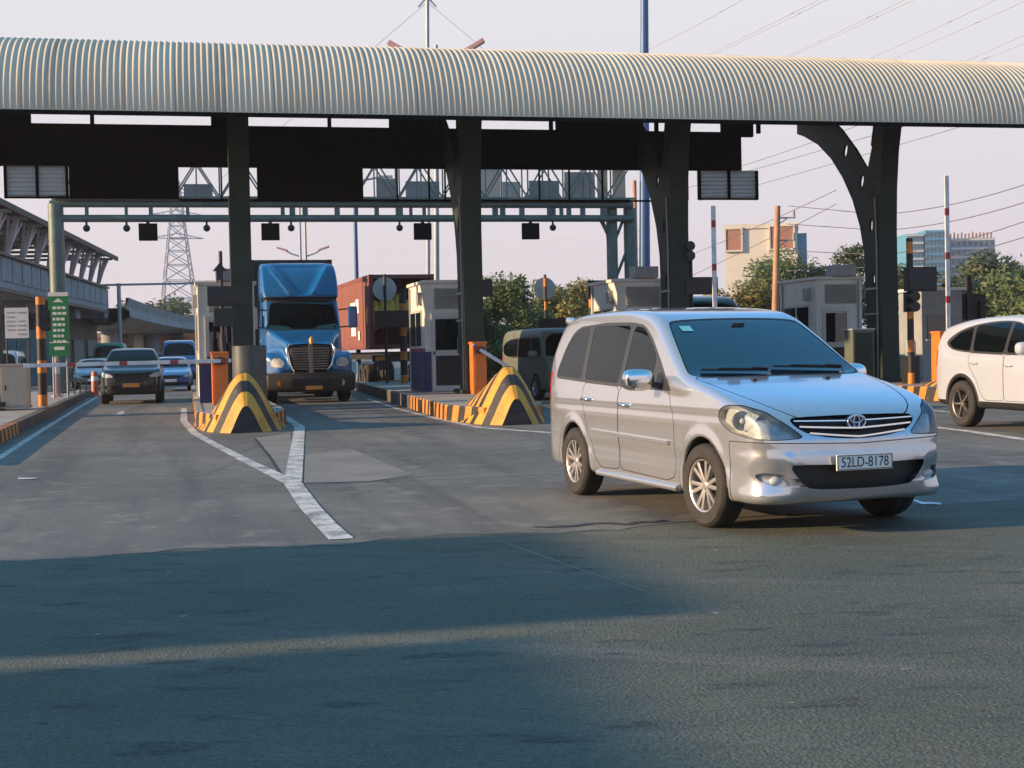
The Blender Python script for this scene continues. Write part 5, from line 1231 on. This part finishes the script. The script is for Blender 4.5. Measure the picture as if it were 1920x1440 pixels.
# ------------------------------------------------------------------ elevated station and flyover on the left
def station():
    a = P(0, 545, 71); a = Vector((a.x, 71, 0)); e = P(200, 560, 108); e = Vector((e.x, 108, 0)); d = (e-a).normalized(); s = a-d*5; L = (e-s).length; rz = math.atan2(d.y, d.x)
    t = thing('elevated_station', 'grey elevated station deck with a dark open truss roof on the left', 'station', tuple(s), rz)
    mb = MB(); mb.box((L/2, 4.5, 5.9), (L, 9, 1.9)); mb.build('deck', M['concrete_b'], t)
    mb = MB()
    for k in range(int(L/2.6)): mb.box((2.6*k+1.3, -.03, 6.15), (2.3, .06, 1.2)); 
    mb.build('parapet_panel', M['concrete_b'], t, bevel=.02)
    mb = MB(); mb.box((L/2, -.10, 6.9), (L, .3, .14)); mb.box((L/2, -.08, 5.05), (L, .25, .2)); mb.build('parapet_rail', M['dark_steel'], t)
    mb = MB(); r2 = random.Random(2)
    V = [(0, -.9, 9.1), (L, -.9, 9.1), (L, 4.5, 10.6), (0, 4.5, 10.6), (L, 9.9, 9.1), (0, 9.9, 9.1)]
    mb.add(V, [(0, 1, 2, 3), (3, 2, 4, 5)]); mb.add([(x, y, z+.18) for x, y, z in V], [(0, 1, 2, 3), (3, 2, 4, 5)]); mb.box((L/2, -.9, 9.15), (L, .12, .32)); mb.build('roof', M['roof_dark'], t, fix=False)
    for k in range(int(L/4)+1):
        x = min(4.0*k+.3, L-.3); mb = MB()
        mb.bar((x, .4, 6.8), (x, -.3, 9.1), .28); mb.bar((x, .4, 7.0), (x+1.6, -.2, 9.0), .13); mb.bar((x, .4, 7.0), (x-1.6, -.2, 9.0), .13); mb.bar((x, -.8, 9.0), (x, 9.5, 9.0), .18); mb.bar((x, .5, 8.2), (x, 4.5, 10.4), .14)
        mb.build('roof_frame', M['pylon'], t)
    for k in range(int(L/6)):
        x = 6*k+3; mb = MB(); mb.box((x, 8.8, 7.9), (4.6, .2, 2.2)); mb.build('wall_panel', M['grey' if k % 2 else 'tower_grey'], t)
    for k in range(int(L/14)+1):
        x = 14*k+4; mb = MB(); mb.box((x, 4.5, 2.5), (1.6, 2.4, 5.0)); mb.box((x, 4.5, 4.6), (2.0, 8.0, .7)); mb.build('pier', M['concrete_b'], t, bevel=.1)
    mb = MB(); mb.box((L+1.2, 3.2, 5.75), (2.4, 6.0, 2.3)); mb.build('end_block', M['concrete_b'], t, bevel=.05)
station()
def flyover():
    t = thing('flyover', 'pale concrete flyover curving away behind the queue', 'flyover', (0, 0, 0))
    pts = [(-30.2, 110), (-35, 140), (-38.5, 170), (-39, 200), (-34, 228), (-22, 248), (-2, 260), (25, 266)]
    # smooth the line
    q = []
    for k in range(len(pts)-1):
        for s_ in range(6):
            u = s_/6; p0, p1, p2, p3 = pts[max(k-1, 0)], pts[k], pts[k+1], pts[min(k+2, len(pts)-1)]
            q.append(tuple(.5*((2*p1[i])+(-p0[i]+p2[i])*u+(2*p0[i]-5*p1[i]+4*p2[i]-p3[i])*u*u+(-p0[i]+3*p1[i]-3*p2[i]+p3[i])*u**3) for i in (0, 1)))
    q.append(pts[-1]); sec = [(0, 6.2), (.25, 6.2), (.25, 5.3), (.0, 5.2), (-.05, 4.7), (1.5, 4.1), (6, 4.1), (7.6, 4.7), (7.6, 6.2), (7.3, 6.2), (7.3, 5.4), (.3, 5.4)]
    V = []; F = []; m = len(sec)
    for k, p in enumerate(q):
        a, b = q[max(k-1, 0)], q[min(k+1, len(q)-1)]; dx, dy = b[0]-a[0], b[1]-a[1]; l = math.hypot(dx, dy); nx, ny = -dy/l, dx/l
        V += [(p[0]+nx*s_[0], p[1]+ny*s_[0], s_[1]) for s_ in sec]
    for k in range(len(q)-1): F += [(k*m+i, k*m+(i+1) % m, (k+1)*m+(i+1) % m, (k+1)*m+i) for i in range(m)]
    mobj('deck', V, F, M['concrete_b'], t, smooth=30)
    for k in range(4, len(q)-1, 6):
        p = q[k]; a, b = q[k-1], q[k+1]; l = math.hypot(b[0]-a[0], b[1]-a[1]); nx, ny = -(b[1]-a[1])/l, (b[0]-a[0])/l
        mb = MB(); mb.cyl((p[0]+nx*3.7, p[1]+ny*3.7, 0), (p[0]+nx*3.7, p[1]+ny*3.7, 4.2), .9, n=14); mb.build('pier', M['concrete_b'], t, smooth=40)
    # sign frame standing on the flyover
    mb = MB(); p = q[10]; mb.bar((p[0]+1, p[1], 6.2), (p[0]+1, p[1], 10.2), .2); mb.bar((p[0]+8, p[1], 6.2), (p[0]+8, p[1], 10.2), .2); mb.bar((p[0]+1, p[1], 10.1), (p[0]+8, p[1], 10.1), .2); mb.build('sign_frame', M['pylon'], t)
flyover()
def lamp_frame():
    q = gpos(226, 96); t = thing('height_frame', 'thin grey post with a long cross arm before the flyover', 'frame', tuple(q), 0)
    mb = MB(); mb.cyl((0, 0, 0), (0, 0, 6.6), .14, n=8); mb.build('post', M['post_grey'], t); mb = MB(); mb.bar((-1.2, 0, 6.5), (5.3, 0, 6.5), .14); mb.build('cross_arm', M['post_grey'], t)
lamp_frame()
# ------------------------------------------------------------------ pylon
def pylon():
    q = gpos(338, 250); t = thing('power_pylon', 'tall lattice power pylon beyond the queue', 'pylon', tuple(q), R(20)); H = 33.0
    mb = MB(); hw = lambda z: 3.6*(1-z/H)**1.05+.55
    zs = [0, 4.5, 8.5, 12, 15.2, 18, 20.5, 22.8, 25, 27, 29, 31, 33]
    cs = [(1, 1), (-1, 1), (-1, -1), (1, -1)]; w_ = .17
    for a, b in zip(zs, zs[1:]):
        for i in range(4):
            c0, c1 = cs[i], cs[(i+1) % 4]; A, B = hw(a), hw(b)
            mb.bar((c0[0]*A, c0[1]*A, a), (c0[0]*B, c0[1]*B, b), w_*1.3); mb.bar((c0[0]*A, c0[1]*A, a), (c1[0]*B, c1[1]*B, b), w_*.8); mb.bar((c1[0]*A, c1[1]*A, a), (c0[0]*B, c0[1]*B, b), w_*.8); mb.bar((c0[0]*B, c0[1]*B, b), (c1[0]*B, c1[1]*B, b), w_*.8)
    mb.build('tower', M['pylon'], t)
    for z in (22.8, 27, 31):
        for s_ in (1, -1):
            mb = MB(); mb.bar((0, 0, z+.9), (s_*4.6, 0, z), .16); mb.bar((0, 0, z), (s_*4.6, 0, z), .16); mb.bar((s_*2.3, 0, z), (s_*2.3, 0, z+.45), .12); mb.build('cross_arm', M['pylon'], t)
pylon()
# ------------------------------------------------------------------ poles and lamps
def mast(px, Y, top, r0, r1, mat, label, cat='mast', px_top=None, nm='mast'):
    q = gpos(px, Y); t = thing(nm, label, cat, tuple(q), 0)
    x = 0 if px_top is None else P(px_top, 100, Y).x-q.x
    mb = MB(); n = 10; mb.tube([(x*k/n, 0, top*k/n) for k in range(n+1)], [r0+(r1-r0)*k/n for k in range(n+1)], 14); mb.build('pole', M[mat], t, smooth=60)
    mb = MB(); mb.cyl((0, 0, 0), (0, 0, .5), r0*1.6, r0*1.2, n=14); mb.build('base', M[mat], t, smooth=40)
    return t, x
t, x = mast(1208, 60, 24.0, .27, .12, 'post_blue', 'tall dark blue mast rising above the canopy roof', px_top=1216, nm='blue_mast')
mb = MB(); mb.cyl((-.30, -.1, 0), (-.30, -.1, 8.6), .09, n=10); mb.build('sunlit_side', M['post_sunlit'], t, smooth=40)  # added strip: the mast's sunlit left side as an orange colour
t, x = mast(672, 62, 9.0, .11, .08, 'post_blue', 'thin blue grey pole above the red container', 'pole', nm='thin_pole')
mb = MB(); mb.tube([(0, 0, 8.9), (.3, 0, 9.1), (1.2, 0, 9.25)], .05, 8); mb.box((1.4, 0, 9.25), (.6, .25, .1)); mb.build('lamp_head', M['post_grey'], t)
t, x = mast(818, 70, 16.8, .17, .09, 'post_grey', 'street lamp with two raised arms showing above the roof', 'street lamp', px_top=818, nm='street_lamp')
for s_ in (1, -1):
    mb = MB(); mb.tube([(x, 0, 15.4), (x+s_*.9, 0, 16.0), (x+s_*1.35, 0, 16.35)], .07, 8); a_ = mb.build('lamp_arm', M['post_grey'], t, smooth=60)
    mb = MB(); mb.box((x+s_*1.86, 0, 16.68), (1.25, .42, .24), ry=-s_*R(30)); mb.build('lamp_head', M['lamp_pink'], a_, bevel=.06)
t, x = mast(803, 110, 46.0, .17, .14, 'post_grey', 'guyed thin mast above the middle of the canopy roof', 'mast', px_top=811, nm='guyed_mast')
for s_ in (1, -1):
    mb = MB(); mb.tube([(x*.62+s_*.1, 0, 28.9), (s_*16, 0, 15.5)], .022, 5); mb.build('guy_wire', M['wire_l'], t); mb = MB(); mb.bar((x*.62, 0, 29.4), (x*.62+s_*.7, 0, 28.6), .12); mb.build('bracket', M['post_grey'], t)
for px, lb in ((568, 'left one of two thin lamp masts above the blue truck'), (578, 'right one of two thin lamp masts above the blue truck')):
    t, x = mast(px, 92, 11.5, .10, .07, 'post_grey', lb, 'street lamp', nm='lamp_mast')
    s_ = -1 if px < 570 else 1
    mb = MB(); mb.tube([(x*.7, 0, 7.9), (s_*.6, 0, 8.1), (s_*.95, 0, 8.3)], .05, 8); a_ = mb.build('lamp_arm', M['post_grey'], t); mb = MB(); mb.box((s_*1.2, 0, 8.42), (.75, .3, .13), ry=-s_*R(18)); mb.build('lamp_head', M['lamp_pink'], a_, bevel=.03)
def utility_pole():
    q = gpos(1450, 58); t = thing('utility_pole', 'sunlit orange utility pole with two insulator brackets', 'utility pole', tuple(q), 0)
    tp = P(1458, 386, 58); dx = tp.x-q.x
    mb = MB(); mb.tube([(0, 0, 0), (dx, 0, tp.z)], [.17, .12], 12); mb.build('pole', M['post_sunlit'], t, smooth=60)
    for f_ in (.93, .80): z = tp.z*f_; mb = MB(); mb.bar((dx*f_, 0, z), (dx*f_+.75, 0, z), .06); mb.cyl((dx*f_+.7, 0, z), (dx*f_+.7, 0, z+.3), .05, n=8); mb.bar((dx*f_, 0, z-.3), (dx*f_+.45, 0, z), .04); mb.build('insulator_bracket', M['grey'], t)
utility_pole()
def wire(a, b, sag, r, m, label, n=14):
    a, b = Vector(a), Vector(b); pts = [a.lerp(b, k/n)-Vector((0, 0, sag*4*(k/n)*(1-k/n))) for k in range(n+1)]
    mb = MB(); mb.tube(pts, r, 5); o = mb.build('overhead_wire', M[m], smooth=180); return prep(o, label, 'wire', 'overhead wires')
up = [((1216, 78), (1362, -5)), ((1300, 100), (1508, -8)), ((1318, 96), (1522, -8)), ((1440, 106), (1668, -8)), ((1455, 102), (1684, -8)), ((1600, 108), (1834, -6)), ((1648, 106), (1892, -6)), ((1780, 112), (2000, 8)), ((1802, 112), (2000, 28))]
for k, (a, b) in enumerate(up):
    A, B = P(*a, 78), P(*b, 60); dd = (B-A); wire(A-dd*1.2, B+dd*1.5, .5, .020, 'wire_l', 'thin pale overhead wire slanting across the sky above the canopy right half')
for k, (ya, yb, yc) in enumerate(((386, 402, 338), (420, 432, 372), (470, 478, 405), (508, 500, 436))):
    A = P(1478, ya, 57.8); B = P(1650, yb, 54); D = P(1990, yc-16, 44)
    wire(A, B+(D-B)*0.0, .0, .016, 'wire', 'dark wire running from the utility pole past the forked column'); wire(B, D, .25, .016, 'wire', 'dark wire rising to the right beyond the forked column')
for k, (a, b) in enumerate((((1285, 480), (1450, 408)), ((1285, 520), (1450, 440)), ((1290, 350), (1700, 232)), ((1420, 345), (1900, 205)), ((1420, 300), (1600, 235)))):
    A, B = P(*a, 75), P(*b, 60); wire(A-(B-A)*.3, B+(B-A)*.5, .1, .014, 'wire', 'faint wire crossing the sky beneath the canopy on the right')
for k, (y0, y1) in enumerate(((450, 428), (478, 462), (500, 488))):
    A, B = P(560, y0+25, 150), P(1200, y1+5, 120); wire(A, B, .4, .022, 'wire_l', 'faint horizontal wire far behind between the canopy columns')
# ------------------------------------------------------------------ trees
def leaf_mesh(name, seed, R_, H_, n, mat, blobs, ls=.2, stalks=False):
    r2 = random.Random(seed); V = []; F = []
    bl = []
    for k in range(blobs):
        a = r2.random()*6.283; d_ = R_*math.sqrt(r2.random())*.85; z = H_*(.42+.5*r2.random()); s_ = R_*(.26+.3*r2.random())*(1.15-.5*max(0, z/H_-.6)); bl.append((d_*math.cos(a), d_*math.sin(a), z, s_))
    for k in range(n):
        b = bl[r2.randrange(len(bl))]; v = Vector((r2.gauss(0, 1), r2.gauss(0, 1), r2.gauss(0, 1))).normalized(); rr = b[3]*(r2.random()**.4)
        c = Vector((b[0], b[1], b[2]))+Vector((v.x*rr, v.y*rr, v.z*rr*.8)); c.z = max(c.z, .15*H_)
        a = Vector((r2.gauss(0, 1), r2.gauss(0, 1), r2.gauss(0, .6))).normalized(); u = a.cross(v+Vector((.01, .2, .1))).normalized(); s_ = ls*(.6+.8*r2.random()); m = len(V)
        V += [c-a*s_, c+u*s_*.38, c+a*s_, c-u*s_*.38+v*s_*.15]; F.append((m, m+1, m+2, m+3))
    me = bpy.data.meshes.new(name); me.from_pydata([tuple(v) for v in V], [], F); me.materials.append(M[mat]); me.update()
    mb = MB(); mb.tube([(0, 0, 0), (.08, .05, H_*.25), (.0, .0, H_*.5)], [R_*.085, R_*.065, R_*.04], 8)
    for b in bl[:9]: mb.tube([(.0, .0, H_*(.25+.15*r2.random())), (b[0]*.5, b[1]*.5, b[2]*.72), (b[0]*.9, b[1]*.9, b[2]*1.02)], [R_*.04, R_*.025, R_*.008], 6)
    return me, mb
LEAF = {}
def tree(px, Y, H_, R_, kind, seed, label, nleaf=2600, ls=.13, blobs=16, x=None):
    q = gpos(px, Y); t = thing('tree', label, 'tree', tuple(q), rnd.random()*6, 'trees behind the toll plaza')
    me, mb = leaf_mesh('crown', seed, R_, H_, nleaf, kind, blobs, ls); o = bpy.data.objects.new('crown', me); C.objects.link(o); o.parent = t
    mb.build('trunk', M['bark'], t, smooth=60); return t
tree(930, 62, 4.8, 1.7, 'leaf_g', 11, 'dense green tree directly right of the second column', 4940, 0.12, 18)
tree(975, 66, 4.6, 1.7, 'leaf_g', 12, 'dark green bushy tree left of the second round sign', 4940, 0.12, 18)
tree(1062, 72, 5.0, 1.7, 'leaf_y', 13, 'yellow green tree behind the second round sign', 4940, 0.12, 18)
tree(1012, 76, 5.1, 1.9, 'leaf_y', 14, 'yellowish tree farther back between the two round sign trees', 4560, 0.12, 16)
tree(1108, 80, 5.3, 1.8, 'leaf_y', 18, 'thin yellow tree partly behind the booth of the third island', 2850, 0.12, 12)
tree(895, 64, 5.2, 1.0, 'leaf_g', 19, 'slim sparse tree beside the second column', 1330, 0.11, 9)
tree(1400, 74, 4.9, 2.0, 'leaf_y', 15, 'sunlit yellow green tree in front of the cream building', 5700, 0.12, 20)
tree(1480, 76, 6.4, 2.5, 'leaf_g', 16, 'large green tree right of the orange brown pole', 6460, 0.14, 22)
tree(1560, 78, 6.6, 2.4, 'leaf_d', 17, 'tall dark green tree above the right booth', 5700, 0.14, 20)
tree(1608, 76, 7.3, 1.3, 'leaf_d', 20, 'sparse tall tree beside the forked column', 1520, 0.12, 10)
tree(1700, 84, 6.2, 1.4, 'leaf_d', 21, 'thin dark tree between forked column and teal towers', 1710, 0.14, 10)
tree(1840, 62, 4.2, 2.2, 'leaf_d', 22, 'low dark spreading tree above the white car', 5320, 0.14, 18)
tree(1905, 66, 5.6, 2.6, 'leaf_d', 23, 'taller dark tree at the right frame edge', 5700, 0.15, 20)
tree(1950, 58, 4.6, 2.4, 'leaf_g', 24, 'green tree cut by the right frame edge', 4560, 0.14, 16)
tree(282, 190, 9.4, 5.2, 'leaf_d', 25, 'round hazy tree left of the pylon', 3420, 0.34, 14)
tree(350, 200, 9.6, 5.6, 'leaf_d', 26, 'round hazy tree at the foot of the pylon', 3420, 0.34, 14)
tree(312, 215, 8.2, 4.5, 'leaf_d', 27, 'low hazy tree between the two round trees by the pylon', 2660, 0.34, 12)
# low planting strip
def hedge():
    q = gpos(985, 60); r2 = random.Random(31); V = []; F = []
    for k in range(4200):
        c = Vector((r2.uniform(-3.6, 3.6), r2.gauss(0, .5), abs(r2.gauss(.75, .5)))); a = Vector((r2.gauss(0, 1), r2.gauss(0, 1), r2.gauss(0, 1))).normalized(); u = a.cross(Vector((.3, .5, .8))).normalized(); s_ = .12+.1*r2.random(); m = len(V)
        V += [c-a*s_, c+u*s_*.4, c+a*s_, c-u*s_*.4]; F.append((m, m+1, m+2, m+3))
    o = mobj('roadside_shrubbery', V, F, M['leaf_g']); o.location = q; prep(o, 'low dark green shrubs filling the gap right of the middle booth', 'shrubs', None, 'stuff')
hedge()
# ------------------------------------------------------------------ buildings
def block(name, label, cat, px0, px1, Y, top_y, mat, depth=14, rz=0.0, floors=0, cols=0, winmat='win_far', bands=None, rooftop=True, base=0):
    a, b = gpos(px0, Y), gpos(px1, Y); w = b.x-a.x; H_ = P((px0+px1)/2, top_y, Y).z; t = thing(name, label, cat, ((a.x+b.x)/2, Y, 0), rz)
    mb = MB(); mb.box((0, depth/2, H_/2), (w, depth, H_)); mb.build('wall', M[mat], t)
    if rooftop: mb = MB(); mb.box((0, depth/2, H_+.25), (w+.3, depth+.3, .5)); mb.build('parapet', M[mat], t)
    if floors:
        fh = H_/floors; cw = w/cols
        if bands: mb = MB(); [mb.box((0, -.15, fh*k), (w, .3, fh*.22)) for k in range(1, floors+1)]; mb.build('floor_band', M[bands], t)
        pr = None; cnt = 0
        for k in range(floors):
            for c in range(cols):
                if cnt >= 100: break
                if pr is None: mb = MB(); mb.box((0, 0, 0), (cw*.55, .12, fh*.5)); pr = mb.build('window', M[winmat], t); o = pr
                else: o = pr.copy(); C.objects.link(o); o.parent = t
                o.location = (-w/2+cw*(c+.5), -.03, fh*(floors-k-.5)); cnt += 1
    return t, w, H_
t, w, H_ = block('cream_building', 'plain cream building with two brown square panels behind the trees', 'building', 1364, 1497, 150, 428, 'cream', 14, R(-11))
for px0, px1, y0, y1 in ((1362, 1390, 430, 468), (1444, 1486, 426, 466)):
    a, b = P(px0, y0, 150), P(px1, y1, 150); cx = t.location.x; mb = MB(); mb.box(((a.x+b.x)/2-cx, -.1, (a.z+b.z)/2), (b.x-a.x, .22, a.z-b.z)); f_ = mb.build('brown_panel', M['brown_panel'], t)
    mb = MB(); c_ = ((a.x+b.x)/2-cx, -.1, (a.z+b.z)/2)
    for s_ in (-1, 1): mb.box((c_[0]+s_*((b.x-a.x)/2+.1), -.14, c_[2]), (.18, .34, a.z-b.z+.4)); mb.box((c_[0], -.14, c_[2]+s_*((a.z-b.z)/2+.1)), (b.x-a.x-.0, .34, .18))
    mb.build('frame', M['cream'], f_)
mb = MB(); mb.box((w/2+.5, 6, H_*.5-.3), (1.0, 10, H_-.6)); mb.build('side_wing', M['tower_grey'], t)
block('apartment_tower', 'cream slab tower directly right of the forked column', 'tower', 1679, 1701, 520, 446, 'tower_pale', 18, 0, 14, 4, 'tower_teal')
block('apartment_tower', 'teal glass tower with cream edge behind the thin dark tree', 'tower', 1703, 1734, 500, 441, 'tower_teal', 18, 0, 14, 5, 'win_far', 'tower_pale')
block('apartment_tower', 'tallest blue teal tower behind the raised barrier arm', 'tower', 1738, 1782, 500, 434, 'tower_teal', 18, 0, 15, 6, 'win_far', 'tower_teal')
t, w, H_ = block('apartment_tower', 'broad grey tower under construction at the right end of the skyline', 'tower', 1785, 1868, 510, 449, 'tower_grey', 22, 0, 12, 8, 'win_far', 'tower_pale')
mb = MB(); r2 = random.Random(8)
for k in range(12): x_ = -w/2+w*(k+.5)/12; mb.box((x_, 2, H_+1.2), (.5, .5, 2.2+1.5*r2.random()))
mb.build('scaffold_stub', M['brown_panel'], t)
for px0, px1, Y, ty, m, lb in ((176, 214, 150, 633, 'shop', 'low brown shop farthest left under the flyover'), (216, 252, 155, 630, 'cream', 'low pale shop under the flyover'), (256, 300, 160, 634, 'awning', 'low orange shop front behind the dark car'), (304, 345, 165, 636, 'shop', 'low brown shop right of the orange shop front'), (348, 386, 160, 632, 'awning', 'low orange shop front beside the left booth')):
    t, w, H_ = block('shop_building', lb, 'shop', px0, px1, Y, ty, m, 8)
    mb = MB(); mb.box((0, -.9, H_*.62), (w*.96, 1.8, .12), rx=.25); mb.build('awning', M['awning'], t); mb = MB(); mb.box((0, -.05, H_*.28), (w*.7, .14, H_*.5)); mb.build('shutter', M['win_far'], t)
def hoarding():
    a, b = gpos(-40, 66), gpos(96, 70); d = b-a; rz = math.atan2(d.y, d.x); t = thing('hoarding', 'dark teal hoarding under the elevated station at the left edge', 'fence', tuple(a), rz)
    n = 6; L = d.length
    for k in range(n): mb = MB(); mb.box((L*(k+.5)/n, 0, 1.5), (L/n-.05, .08, 2.8)); mb.build('panel', M['teal_wall'], t)
    for k in range(n+1): mb = MB(); mb.box((L*k/n, .08, 1.5), (.1, .1, 3.0)); mb.build('post', M['dark_steel'], t)
hoarding()
def dark_wall():
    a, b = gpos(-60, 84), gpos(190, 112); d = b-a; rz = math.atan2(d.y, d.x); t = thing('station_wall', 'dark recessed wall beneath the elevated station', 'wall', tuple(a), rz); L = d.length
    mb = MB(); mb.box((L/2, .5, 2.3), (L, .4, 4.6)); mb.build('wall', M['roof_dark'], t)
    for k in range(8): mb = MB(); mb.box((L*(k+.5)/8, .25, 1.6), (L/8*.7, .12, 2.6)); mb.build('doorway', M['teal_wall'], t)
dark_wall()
# small kiosk and dark gate posts behind the white car
q = gpos(1745, 47); t = thing('kiosk', 'pale grey kiosk between banded post and white car', 'kiosk', tuple(q), LA)
box_thing(t, 'wall', (0, 0, 1.55), (1.5, 1.5, 3.1), M['grey']); box_thing(t, 'roof', (0, 0, 3.14), (1.7, 1.7, .1), M['white']); wd = box_thing(t, 'window', (-.1, -.76, 1.9), (.9, .05, .8), M['glass'], .01); box_thing(wd, 'frame', (-.1, -.775, 1.45), (1.0, .04, .06), M['frame'], .005)
q = gpos(1805, 49); t = thing('gate_frame', 'dark steel gate posts behind the white car', 'gate', tuple(q), LA)
for k, h_ in enumerate((3.4, 3.0, 3.7, 2.8)): mb = MB(); mb.box((-.75+.5*k, 0, h_/2), (.18, .18, h_)); mb.build('post', M['dark_steel'], t)
mb = MB(); mb.box((0, .05, 2.6), (1.9, .08, .9)); mb.build('panel', M['dark_steel'], t)
def wall_far():
    a, b = gpos(830, 92), gpos(2100, 96); d = b-a; t = thing('boundary_wall', 'low concrete boundary wall behind the right hand trees', 'wall', tuple(a), math.atan2(d.y, d.x)); L = d.length
    mb = MB(); mb.box((L/2, 0, 1.0), (L, .25, 2.0)); mb.build('wall', M['concrete'], t); mb = MB(); mb.box((L/2, 0, 2.05), (L, .4, .1)); mb.build('coping', M['concrete'], t)
wall_far()
# ------------------------------------------------------------------ unseen blocks added beyond the left frame edge to shade the foreground
def shade_block(name, label, x, v, w, h, dep):
    q = Vector((x, v+.231*x, 0)); t = thing(name, label, 'building', tuple(q), R(13))
    mb = MB(); mb.box((0, 0, h/2), (dep, w, h)); mb.build('wall', M['shop'], t); mb = MB(); mb.box((0, 0, h+.04), (dep+.02, w+.02, .08)); mb.build('roof', M['roof_dark'], t)
    n = max(1, int(w/2.6))
    for k in range(n):
        yy = -w/2+w*(k+.5)/n
        for z in ((1.4, 4.0) if h > 4 else (1.4,)): mb = MB(); mb.box((dep/2+.01, yy, z), (.06, 1.3, 1.1)); fr = mb.build('window', M['frame'], t); mb = MB(); mb.box((dep/2+.035, yy, z), (.03, 1.15, .95)); mb.build('pane', M['glass_side'], fr)
    mb = MB(); mb.box((dep/2+.02, -w/2+w*.5/n+1.1 if n > 1 else -1.2, 1.05), (.06, .8, 2.1)); mb.build('door', M['col_green'], t)
shade_block('added_shade_block', 'narrow brown block added unseen beyond the left frame edge to shade the road', -20, 8.8, 3.4, 5.25, 4)
shade_block('added_shade_block', 'long brown block added unseen beside the viewer to shade the near road', -20, -3.0, 19, 5.55, 5)
# ------------------------------------------------------------------ light, sky, camera
def haze():
    t = bpy.data.materials.new('haze'); t.use_nodes = True; n = t.node_tree; n.nodes.clear()
    o = n.nodes.new('ShaderNodeOutputMaterial'); v = n.nodes.new('ShaderNodeVolumePrincipled'); v.inputs['Color'].default_value = (0.92, 0.90, 0.93, 1); v.inputs['Density'].default_value = 0.0003; v.inputs['Anisotropy'].default_value = 0.2
    n.links.new(v.outputs[0], o.inputs['Volume'])
    mb = MB(); mb.box((0, 450, 31.5), (1900, 1600, 65)); b = mb.build('haze', t); prep(b, kind='stuff')
haze()
SUN_AZ, SUN_EL = R(-103), R(15.5)          # azimuth from +Y, clockwise positive
w = bpy.data.worlds.new('World'); bpy.context.scene.world = w; w.use_nodes = True
nt = w.node_tree; nt.nodes.clear()
out = nt.nodes.new('ShaderNodeOutputWorld'); sky = nt.nodes.new('ShaderNodeTexSky'); sky.sky_type = 'NISHITA'; sky.sun_disc = False
sky.sun_elevation = SUN_EL; sky.sun_rotation = SUN_AZ; sky.air_density = 1.6; sky.dust_density = 1.0; sky.ozone_density = 3.0; sky.altitude = 0
bg = nt.nodes.new('ShaderNodeBackground'); bg.inputs[1].default_value = 0.10; nt.links.new(sky.outputs[0], bg.inputs[0])
hz = nt.nodes.new('ShaderNodeBackground'); hz.inputs[1].default_value = 1.0
tc = nt.nodes.new('ShaderNodeTexCoord'); sp = nt.nodes.new('ShaderNodeSeparateXYZ'); nt.links.new(tc.outputs['Generated'], sp.inputs[0])
cr = nt.nodes.new('ShaderNodeValToRGB'); cr.color_ramp.elements[0].position = 0.0; cr.color_ramp.elements[0].color = (0.40, 0.355, 0.38, 1)
cr.color_ramp.elements[1].position = 0.25; cr.color_ramp.elements[1].color = (0.415, 0.415, 0.44, 1)
e = cr.color_ramp.elements.new(0.42); e.color = (0.06, 0.34, 0.78, 1)
e = cr.color_ramp.elements.new(0.78); e.color = (0.03, 0.30, 0.62, 1)
e = cr.color_ramp.elements.new(1.0); e.color = (0.05, 0.35, 0.42, 1)
nt.links.new(sp.outputs[2], cr.inputs[0]); nt.links.new(cr.outputs[0], hz.inputs[0])
mr = nt.nodes.new('ShaderNodeMapRange'); mr.interpolation_type = 'SMOOTHSTEP'; nt.links.new(sp.outputs[2], mr.inputs[0])
for i, v in enumerate((0.26, 0.6, 0.0, 0.5)): mr.inputs[i+1].default_value = v
mx = nt.nodes.new('ShaderNodeMixShader'); nt.links.new(mr.outputs[0], mx.inputs[0]); nt.links.new(hz.outputs[0], mx.inputs[1]); nt.links.new(bg.outputs[0], mx.inputs[2])
nt.links.new(mx.outputs[0], out.inputs[0])
sl = bpy.data.lights.new('sun', 'SUN'); sl.energy = 4.7; sl.angle = R(0.5); sl.color = (1.0, 0.69, 0.40)
so = bpy.data.objects.new('sun', sl); C.objects.link(so)
sd = Vector((math.sin(SUN_AZ)*math.cos(SUN_EL), math.cos(SUN_AZ)*math.cos(SUN_EL), math.sin(SUN_EL)))
so.rotation_euler = sd.to_track_quat('Z', 'Y').to_euler()
cd = bpy.data.cameras.new('camera'); cd.sensor_width = 36; cd.lens = 36*FPX/1920; cd.clip_end = 5000; cd.clip_start = 0.1
co = bpy.data.objects.new('camera', cd); C.objects.link(co)
Mx = Matrix((( _Rt.x, _Up.x, -_F.x, 0), (_Rt.y, _Up.y, -_F.y, 0), (_Rt.z, _Up.z, -_F.z, CAMH), (0, 0, 0, 1)))
co.matrix_world = Mx
scn = bpy.context.scene; scn.camera = co
scn.view_settings.view_transform = 'Standard'; scn.view_settings.look = 'None'; scn.view_settings.exposure = 0.95; scn.view_settings.gamma = 1
scn.cycles.max_bounces = 6; scn.cycles.transparent_max_bounces = 8; scn.cycles.use_denoising = True
